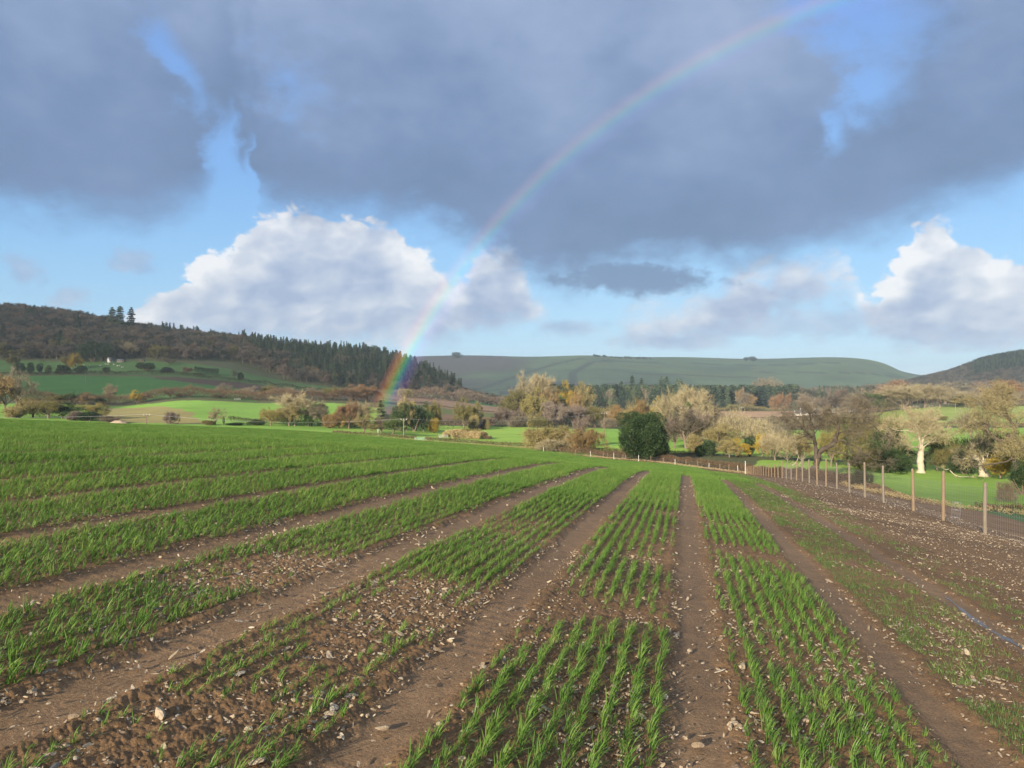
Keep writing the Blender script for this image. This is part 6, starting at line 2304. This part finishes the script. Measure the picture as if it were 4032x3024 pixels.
def house(name, px, Y, w, d, hw, hr, label, wall='white', chim=(), wins=3, door=True, rz=0.0, cat='house'):
    X, Yb = P2(px, Y)
    root = empty(name, (X, Yb, gz(X, Yb)), rz)
    B = Buf()
    box(B, -w / 2, w / 2, -d / 2, d / 2, -.6, hw)
    B.add([(-w / 2, -d / 2, hw), (-w / 2, d / 2, hw), (-w / 2, 0, hw + hr - .1)], [[0, 2, 1]])
    B.add([(w / 2, -d / 2, hw), (w / 2, d / 2, hw), (w / 2, 0, hw + hr - .1)], [[0, 1, 2]])
    obj('wall', B.mesh('wall'), M[wall], root)
    B = Buf()
    e = .35
    for s_ in (-1, 1):
        V = [(-w / 2 - e, s_ * (d / 2 + e), hw - .2), (w / 2 + e, s_ * (d / 2 + e), hw - .2), (w / 2 + e, 0, hw + hr), (-w / 2 - e, 0, hw + hr)]
        V2 = [(a, b, c + .18) for a, b, c in V]
        B.add(V + V2, [[0, 1, 2, 3], [7, 6, 5, 4], [0, 4, 5, 1], [1, 5, 6, 2], [2, 6, 7, 3], [3, 7, 4, 0]])
    rf = obj('roof', B.mesh('roof'), M['slate'], root)
    for cx in chim:
        B = Buf()
        box(B, cx - .45, cx + .45, -.4, .4, hw + hr - .5, hw + hr + 1.1)
        obj('chimney', B.mesh('chimney'), M[wall], rf)
    for i in range(wins):
        x = -w / 2 + w * (i + .5) / wins
        B = Buf()
        box(B, x - .5, x + .5, -d / 2 - .03, -d / 2 + .05, hw * .42, hw * .42 + 1.1)
        obj('window', B.mesh('window'), M['glass'], root)
    if door:
        B = Buf()
        x = -w / 2 + w * (.5 if wins % 2 == 0 else 1.0 / wins)
        box(B, x - .45, x + .45, -d / 2 - .035, -d / 2 + .05, 0, 2.0)
        obj('door', B.mesh('door'), M['wood_dark'], root)
    tag(root, label, cat)
    return root


house('farmhouse', 3178, 700, 22, 6, 2.3, 3.0, 'long low white farmhouse with a slate roof beyond the pink plough', chim=(-6, 7), wins=7)
house('farm_building', 3290, 705, 5, 5, 2.0, 1.4, 'small white outbuilding right of the long farmhouse', wins=2)
house('farm_building', 3360, 710, 8, 5, 1.7, 1.2, 'low white outbuilding furthest right of the farmhouse', wins=3)
house('cottage', 432, 826, 4, 4, 2.8, 2.6, 'small white cottage gable peeping from behind the yews', wins=2, rz=.9)
house('open_shed', 476, 826, 7, 4, 2.2, 1.2, 'grey roofed shed right of the small white cottage', wall='pole_grey', wins=3, door=False)
house('shed', 560, 832, 4, 3, 1.6, .6, 'tiny brown hut right of the grey roofed shed', wall='wood_dark', wins=1, door=False)
house('shed', 1893, 402, 6, 4, 2.3, .9, 'dark low shed between two small golden trees left of centre', wall='wood_dark', wins=0, door=False)
house('farm_building', 3128, 2440, 26, 10, 6, 4, 'tiny white farm at the foot of the far ridge', wins=4)


def gate(px, Y, w, h, mat, label, rz=0.0):
    X, Yb = P2(px, Y)
    root = empty('field_gate', (X, Yb, gz(X, Yb)), rz)
    B = Buf()
    for i in range(5):
        z = .15 + (h - .2) * i / 4
        tube(B, [(-w / 2, 0, z), (w / 2, 0, z)], [.03, .03], 6)
    for x in (-w / 2, 0, w / 2):
        tube(B, [(x, 0, .1), (x, 0, h)], [.035, .035], 6)
    tube(B, [(-w / 2, 0, .15), (w / 2, 0, h)], [.025, .025], 6)
    obj('bars', B.mesh('bars'), M[mat], root)
    for x in (-w / 2 - .18, w / 2 + .18):
        B = Buf()
        tube(B, [(x, 0, -.3), (x, 0, h + .25)], [.10, .09], 8)
        obj('gatepost', B.mesh('gatepost', True), M['wood_old'], root)
    tag(root, label, 'gate')


gate(1656, 245, 3.4, 1.2, 'gate_green', 'pale green metal field gate in the trimmed hedge')
gate(1746, 300, 3.2, 1.25, 'metal', 'silver metal gate beside the straw coloured heap')
gate(935, 548, 4.0, 1.2, 'metal', 'tiny pale gate in the corner of the bright left field')
# white marker post by the hedge
X, Y = P2(1489, 252)
B = Buf()
tube(B, [(0, 0, -.3), (0, 0, 1.6), (0, 0, 2.8)], [.09, .085, .08], 8)
mp = obj('marker_post', B.mesh('marker_post', True), M['white'])
mp.location = (X, Y, gz(X, Y))
tag(mp, 'thin white post standing in the hedge left of the green gate', 'post')

# heap of tawny reed and earth on the bright field
root_pts = [(1762, 300), (1790, 303), (1840, 304), (1880, 302), (1905, 300)]
hedge('straw_heap', root_pts, 3.0, 5.5, 'drygrass', 'long straw coloured heap of cut reed standing on the bright field', .20, 900, .25, seed=30, cat='heap', tw=.06)
hedge('weedy_top', [(1775, 303), (1850, 305), (1895, 303)], 3.5, 3.2, 'leaf_olive', 'green weeds growing along the top of the straw heap', .14, 300, .3, seed=31, cat='weeds')
hedge('bramble_tail', [(1905, 300), (1935, 299)], 1.3, 3, 'hedge', 'low brown brambles at the right end of the straw heap', .12, 260, .3, seed=32, cat='bramble')


# dug earth bank in the lower left field
def heap(name, px, Y, w, h, mat, label, cat):
    X, Yb = P2(px, Y)
    n = 26
    g = np.linspace(-1, 1, n)
    A, Bb = np.meshgrid(g, g)
    rr_ = np.hypot(A, Bb)
    hh_ = np.clip(1 - rr_, 0, 1) ** .7 * h * (.7 + .6 * fbm(A * 3 + px, Bb * 3, 3, 61)) - .15
    xx, yy = X + A * w / 2, Yb + Bb * w / 3
    co_ = np.stack([xx - X, yy - Yb, ground(xx, yy) - gz(X, Yb) + hh_], -1).reshape(-1, 3)
    i = (np.arange(n - 1)[:, None] * n + np.arange(n - 1)[None]).ravel()
    q_ = np.stack([i, i + 1, i + n + 1, i + n], -1)
    o = obj(name, mesh_np(name, co_, q_, np.full(len(q_), 4), True), mat)
    o.location = (X, Yb, gz(X, Yb))
    tag(o, label, cat)


M['earth'] = mat_simple('pale_earth', (0.34, 0.26, 0.19), .9, .35, 1.5, .15, .8)
heap('earth_bank', 470, 322, 8, 1.6, M['earth'], 'bare pale earth bank at the end of the bushes over the brow', 'bank')


# ------------------------------------------------------------------ sheep in the upper left field
def sheep_mesh(seed):
    B = Buf()
    # one continuous body: barrel, neck, head as a single swept surface
    P = np.array([(-.58, 0, .62), (-.52, 0, .66), (-.30, 0, .68), (0, 0, .68), (.30, 0, .70), (.48, 0, .72), (.60, 0, .70), (.70, 0, .60), (.82, 0, .46), (.93, 0, .38), (.97, 0, .36)])
    tube(B, P, [.06, .22, .29, .31, .29, .23, .16, .12, .11, .07, .03], 10)
    for (x, y) in ((-.38, .15), (-.38, -.15), (.36, .14), (.36, -.14)):
        tube(B, [(x, y, .55), (x - .03, y, .28), (x, y, .0)], [.10, .05, .04], 6)
    for s_ in (-1, 1):
        tube(B, [(.76, s_ * .08, .58), (.74, s_ * .2, .57)], [.04, .015], 5)
    return B.mesh('sheep', True)


sm = sheep_mesh(1)
for i, (px, Y) in enumerate([(330, 800), (352, 790), (415, 806), (425, 804), (447, 800), (462, 786), (470, 788), (478, 774), (484, 776), (395, 792), (300, 812)]):
    X, Yb = P2(px, Y)
    o = obj('sheep', sm, M['fleece'])
    o.location = (X, Yb, gz(X, Yb))
    o.rotation_euler = (0, 0, rng.uniform(0, 6.28))
    o.scale = (1.25,) * 3
    tag(o, 'tiny white sheep grazing on the upper left field below the cottage', 'sheep', 'sheep on the upper left field')


# ------------------------------------------------------------------ rainbow: a ring-shaped sheet over the valley that glows in the bow's colours
def rainbow():
    D0 = 268.0
    ax = Vector((math.sin(R(BOW_AZ)) * math.cos(R(BOW_EL)), math.cos(R(BOW_AZ)) * math.cos(R(BOW_EL)), math.sin(R(BOW_EL))))
    side = ax.cross(Vector((0, 0, 1))).normalized()
    up = side.cross(ax).normalized()
    ri, ro = math.tan(R(40.15)) * D0, math.tan(R(42.35)) * D0
    n, mrad = 240, 10
    V, q = [], []
    for i in range(n + 1):
        t = R(-2 + 184 * i / n)                       # from the right foot over the top to the left foot
        c = side * math.cos(t) + up * math.sin(t)
        for j in range(mrad + 1):
            rr_ = ri + (ro - ri) * j / mrad
            V.append(tuple(c * rr_))
    for i in range(n):
        for j in range(mrad):
            a = i * (mrad + 1) + j
            q.append([a, a + 1, a + mrad + 2, a + mrad + 1])
    B = Buf()
    Vn = np.array(V)
    B.add(Vn, q)
    o = obj('rainbow', B.mesh('rainbow'))
    o.location = ax * D0
    m, N, out = mat_new('rainbow_light')
    tc = N.n('ShaderNodeTexCoord').outputs['Object']
    ln = N.n('ShaderNodeVectorMath', operation='LENGTH')
    N.link(tc, ln.inputs[0])
    f = N.m('DIVIDE', N.m('SUBTRACT', ln.outputs['Value'], ri), ro - ri)
    colr = N.ramp(f, [(0.0, (0, 0, 0)), (0.16, (0.03, 0.01, 0.07)), (0.30, (0.04, 0.025, 0.12)), (0.42, (0.01, 0.11, 0.17)), (0.53, (0.02, 0.21, 0.06)),
                      (0.64, (0.19, 0.18, 0.02)), (0.76, (0.26, 0.095, 0.02)), (0.87, (0.13, 0.03, 0.015)), (1.0, (0, 0, 0))])
    geo = N.n('ShaderNodeNewGeometry').outputs['Position']
    sp = N.n('ShaderNodeSeparateXYZ')
    N.link(geo, sp.inputs[0])
    z = sp.outputs[2]
    # painted glow: strongest low down, weaker against the sky, fading out at the ground
    k = N.m('MULTIPLY', N.ss(z, -17.0, 6.0), N.m('SUBTRACT', 1.0, N.m('MULTIPLY', N.ss(z, 16.0, 80.0), 0.60)))
    k = N.m('MULTIPLY', k, N.m('ADD', 0.75, N.m('MULTIPLY', N.noise(geo, 0.02, 3, .5), 0.5)))
    em = N.n('ShaderNodeEmission')
    N.link(colr, em.inputs[0])
    N.link(N.m('MULTIPLY', k, 0.34), em.inputs[1])
    trn = N.n('ShaderNodeBsdfTransparent')
    ad = N.n('ShaderNodeAddShader')
    N.link(em.outputs[0], ad.inputs[0])
    N.link(trn.outputs[0], ad.inputs[1])
    N.link(ad.outputs[0], out.inputs[0])
    o.data.materials.append(m)
    tag(o, 'rainbow rising from the left wood and arching to the upper right', 'rainbow', kind='stuff')


rainbow()


# ------------------------------------------------------------------ the clouds whose shadows lie on the land
def cloud_mat(name, thick):
    m, N, out = mat_new(name)
    d = N.n('ShaderNodeBsdfDiffuse')
    d.inputs[0].default_value = (.8, .8, .82, 1)
    tr = N.n('ShaderNodeBsdfTransparent')
    tc = N.n('ShaderNodeNewGeometry').outputs['Position']
    mx = N.n('ShaderNodeMixShader')
    N.link(N.m('ADD', thick - .12, N.m('MULTIPLY', N.noise(tc, 0.006, 3, .5), 0.24)), mx.inputs[0])
    N.link(tr.outputs[0], mx.inputs[1])
    N.link(d.outputs[0], mx.inputs[2])
    N.link(mx.outputs[0], out.inputs[0])
    return m


def cloud(label, outline, alt, thick_m, opac, seed, res=46):
    """a cloud at height alt whose shadow falls on the given outline of ground points (x, y, z)"""
    k = 1 / math.tan(R(SUN_EL))
    sx, sy = math.sin(R(SUN_AZ)), math.cos(R(SUN_AZ))
    P = np.array([(x + sx * (alt - z) * k, y + sy * (alt - z) * k) for x, y, z in outline])
    c = P.mean(0)
    # fill by a grid, keep inside, heap up a billowed top and a flatter base, closed mesh
    th = np.linspace(0, 2 * np.pi, 97)[:-1]
    ang_ = np.arctan2(P[:, 1] - c[1], P[:, 0] - c[0])
    # radial distance to polygon boundary
    R_ = []
    for t in th:
        d = np.array([math.cos(t), math.sin(t)])
        best = 0
        for i in range(len(P)):
            a, b = P[i] - c, P[(i + 1) % len(P)] - c
            M_ = np.array([[d[0], a[0] - b[0]], [d[1], a[1] - b[1]]])
            if abs(np.linalg.det(M_)) < 1e-9:
                continue
            s_ = np.linalg.solve(M_, a)
            if s_[0] > 0 and -1e-6 <= s_[1] <= 1 + 1e-6:
                best = max(best, s_[0])
        R_.append(best)
    R_ = np.array(R_) * (1 + .05 * (fbm(np.cos(th) * 3 + 5, np.sin(th) * 3 + 5, 4, seed) - .5) * 2)
    V, q = [], []
    nr = 18
    for side_ in (1, -1):
        for j in range(nr + 1):
            f = j / nr
            for t, r_ in zip(th, R_):
                x, y = c[0] + math.cos(t) * r_ * f, c[1] + math.sin(t) * r_ * f
                h = math.sqrt(max(0, 1 - f * f))
                bl = float(fbm(np.array([x / thick_m * .35]), np.array([y / thick_m * .35]), 4, seed)[0])
                V.append((x - c[0], y - c[1], side_ * h * thick_m * ((.5 + 1.0 * bl) if side_ > 0 else .25 + .2 * bl)))
    n = len(th)
    for s_ in (0, 1):
        o_ = s_ * (nr + 1) * n
        for j in range(nr):
            for i in range(n):
                i2 = (i + 1) % n
                f_ = [o_ + j * n + i, o_ + j * n + i2, o_ + (j + 1) * n + i2, o_ + (j + 1) * n + i]
                q.append(f_ if s_ else f_[::-1])
    B = Buf()
    B.add(np.array(V), q)
    o = obj('cloud', B.mesh('cloud', True), cloud_mat('cloud_vapour', opac))
    o.location = (c[0], c[1], alt)
    tag(o, label, 'cloud', kind='structure')


def gp(px, Y):
    X, Yb = P2(px, Y)
    return (X, Yb, gz(X, Yb))


cloud('grey rain cloud passing behind the viewer, shading the wheat field', [(-260, -200, -2), (260, -260, -2), (200, 20, -4), gp(4300, 46), gp(3300, 92), gp(2700, 165), gp(2100, 188), gp(1300, 206), gp(300, 230), gp(-800, 200)],
      420, 14, .24, 1)
cloud('broad grey cloud behind the viewer, shading the wooded hill and far ridge', [gp(-1500, 470), gp(0, 535), gp(1000, 585), gp(1500, 700), gp(2000, 1050), gp(3000, 1200), gp(4300, 1250), (5200, 5400, 200), (0, 7500, 200), (-4200, 6200, 200)],
      1700, 60, .33, 2)


# ------------------------------------------------------------------ showery air
def haze():
    B = Buf()
    box(B, -7600, 7600, -1200, 9300, -60, 262)
    m, N, out = mat_new('haze')
    v = N.n('ShaderNodeVolumePrincipled')
    v.inputs['Color'].default_value = (0.66, 0.82, 0.98, 1)
    v.inputs['Density'].default_value = 0.000085
    v.inputs['Anisotropy'].default_value = -0.1
    N.link(v.outputs[0], out.inputs['Volume'])
    o = obj('haze', B.mesh('haze'), m)
    tag(o, 'thin bluish rain haze lying over the far hills', 'haze', kind='stuff')


haze()
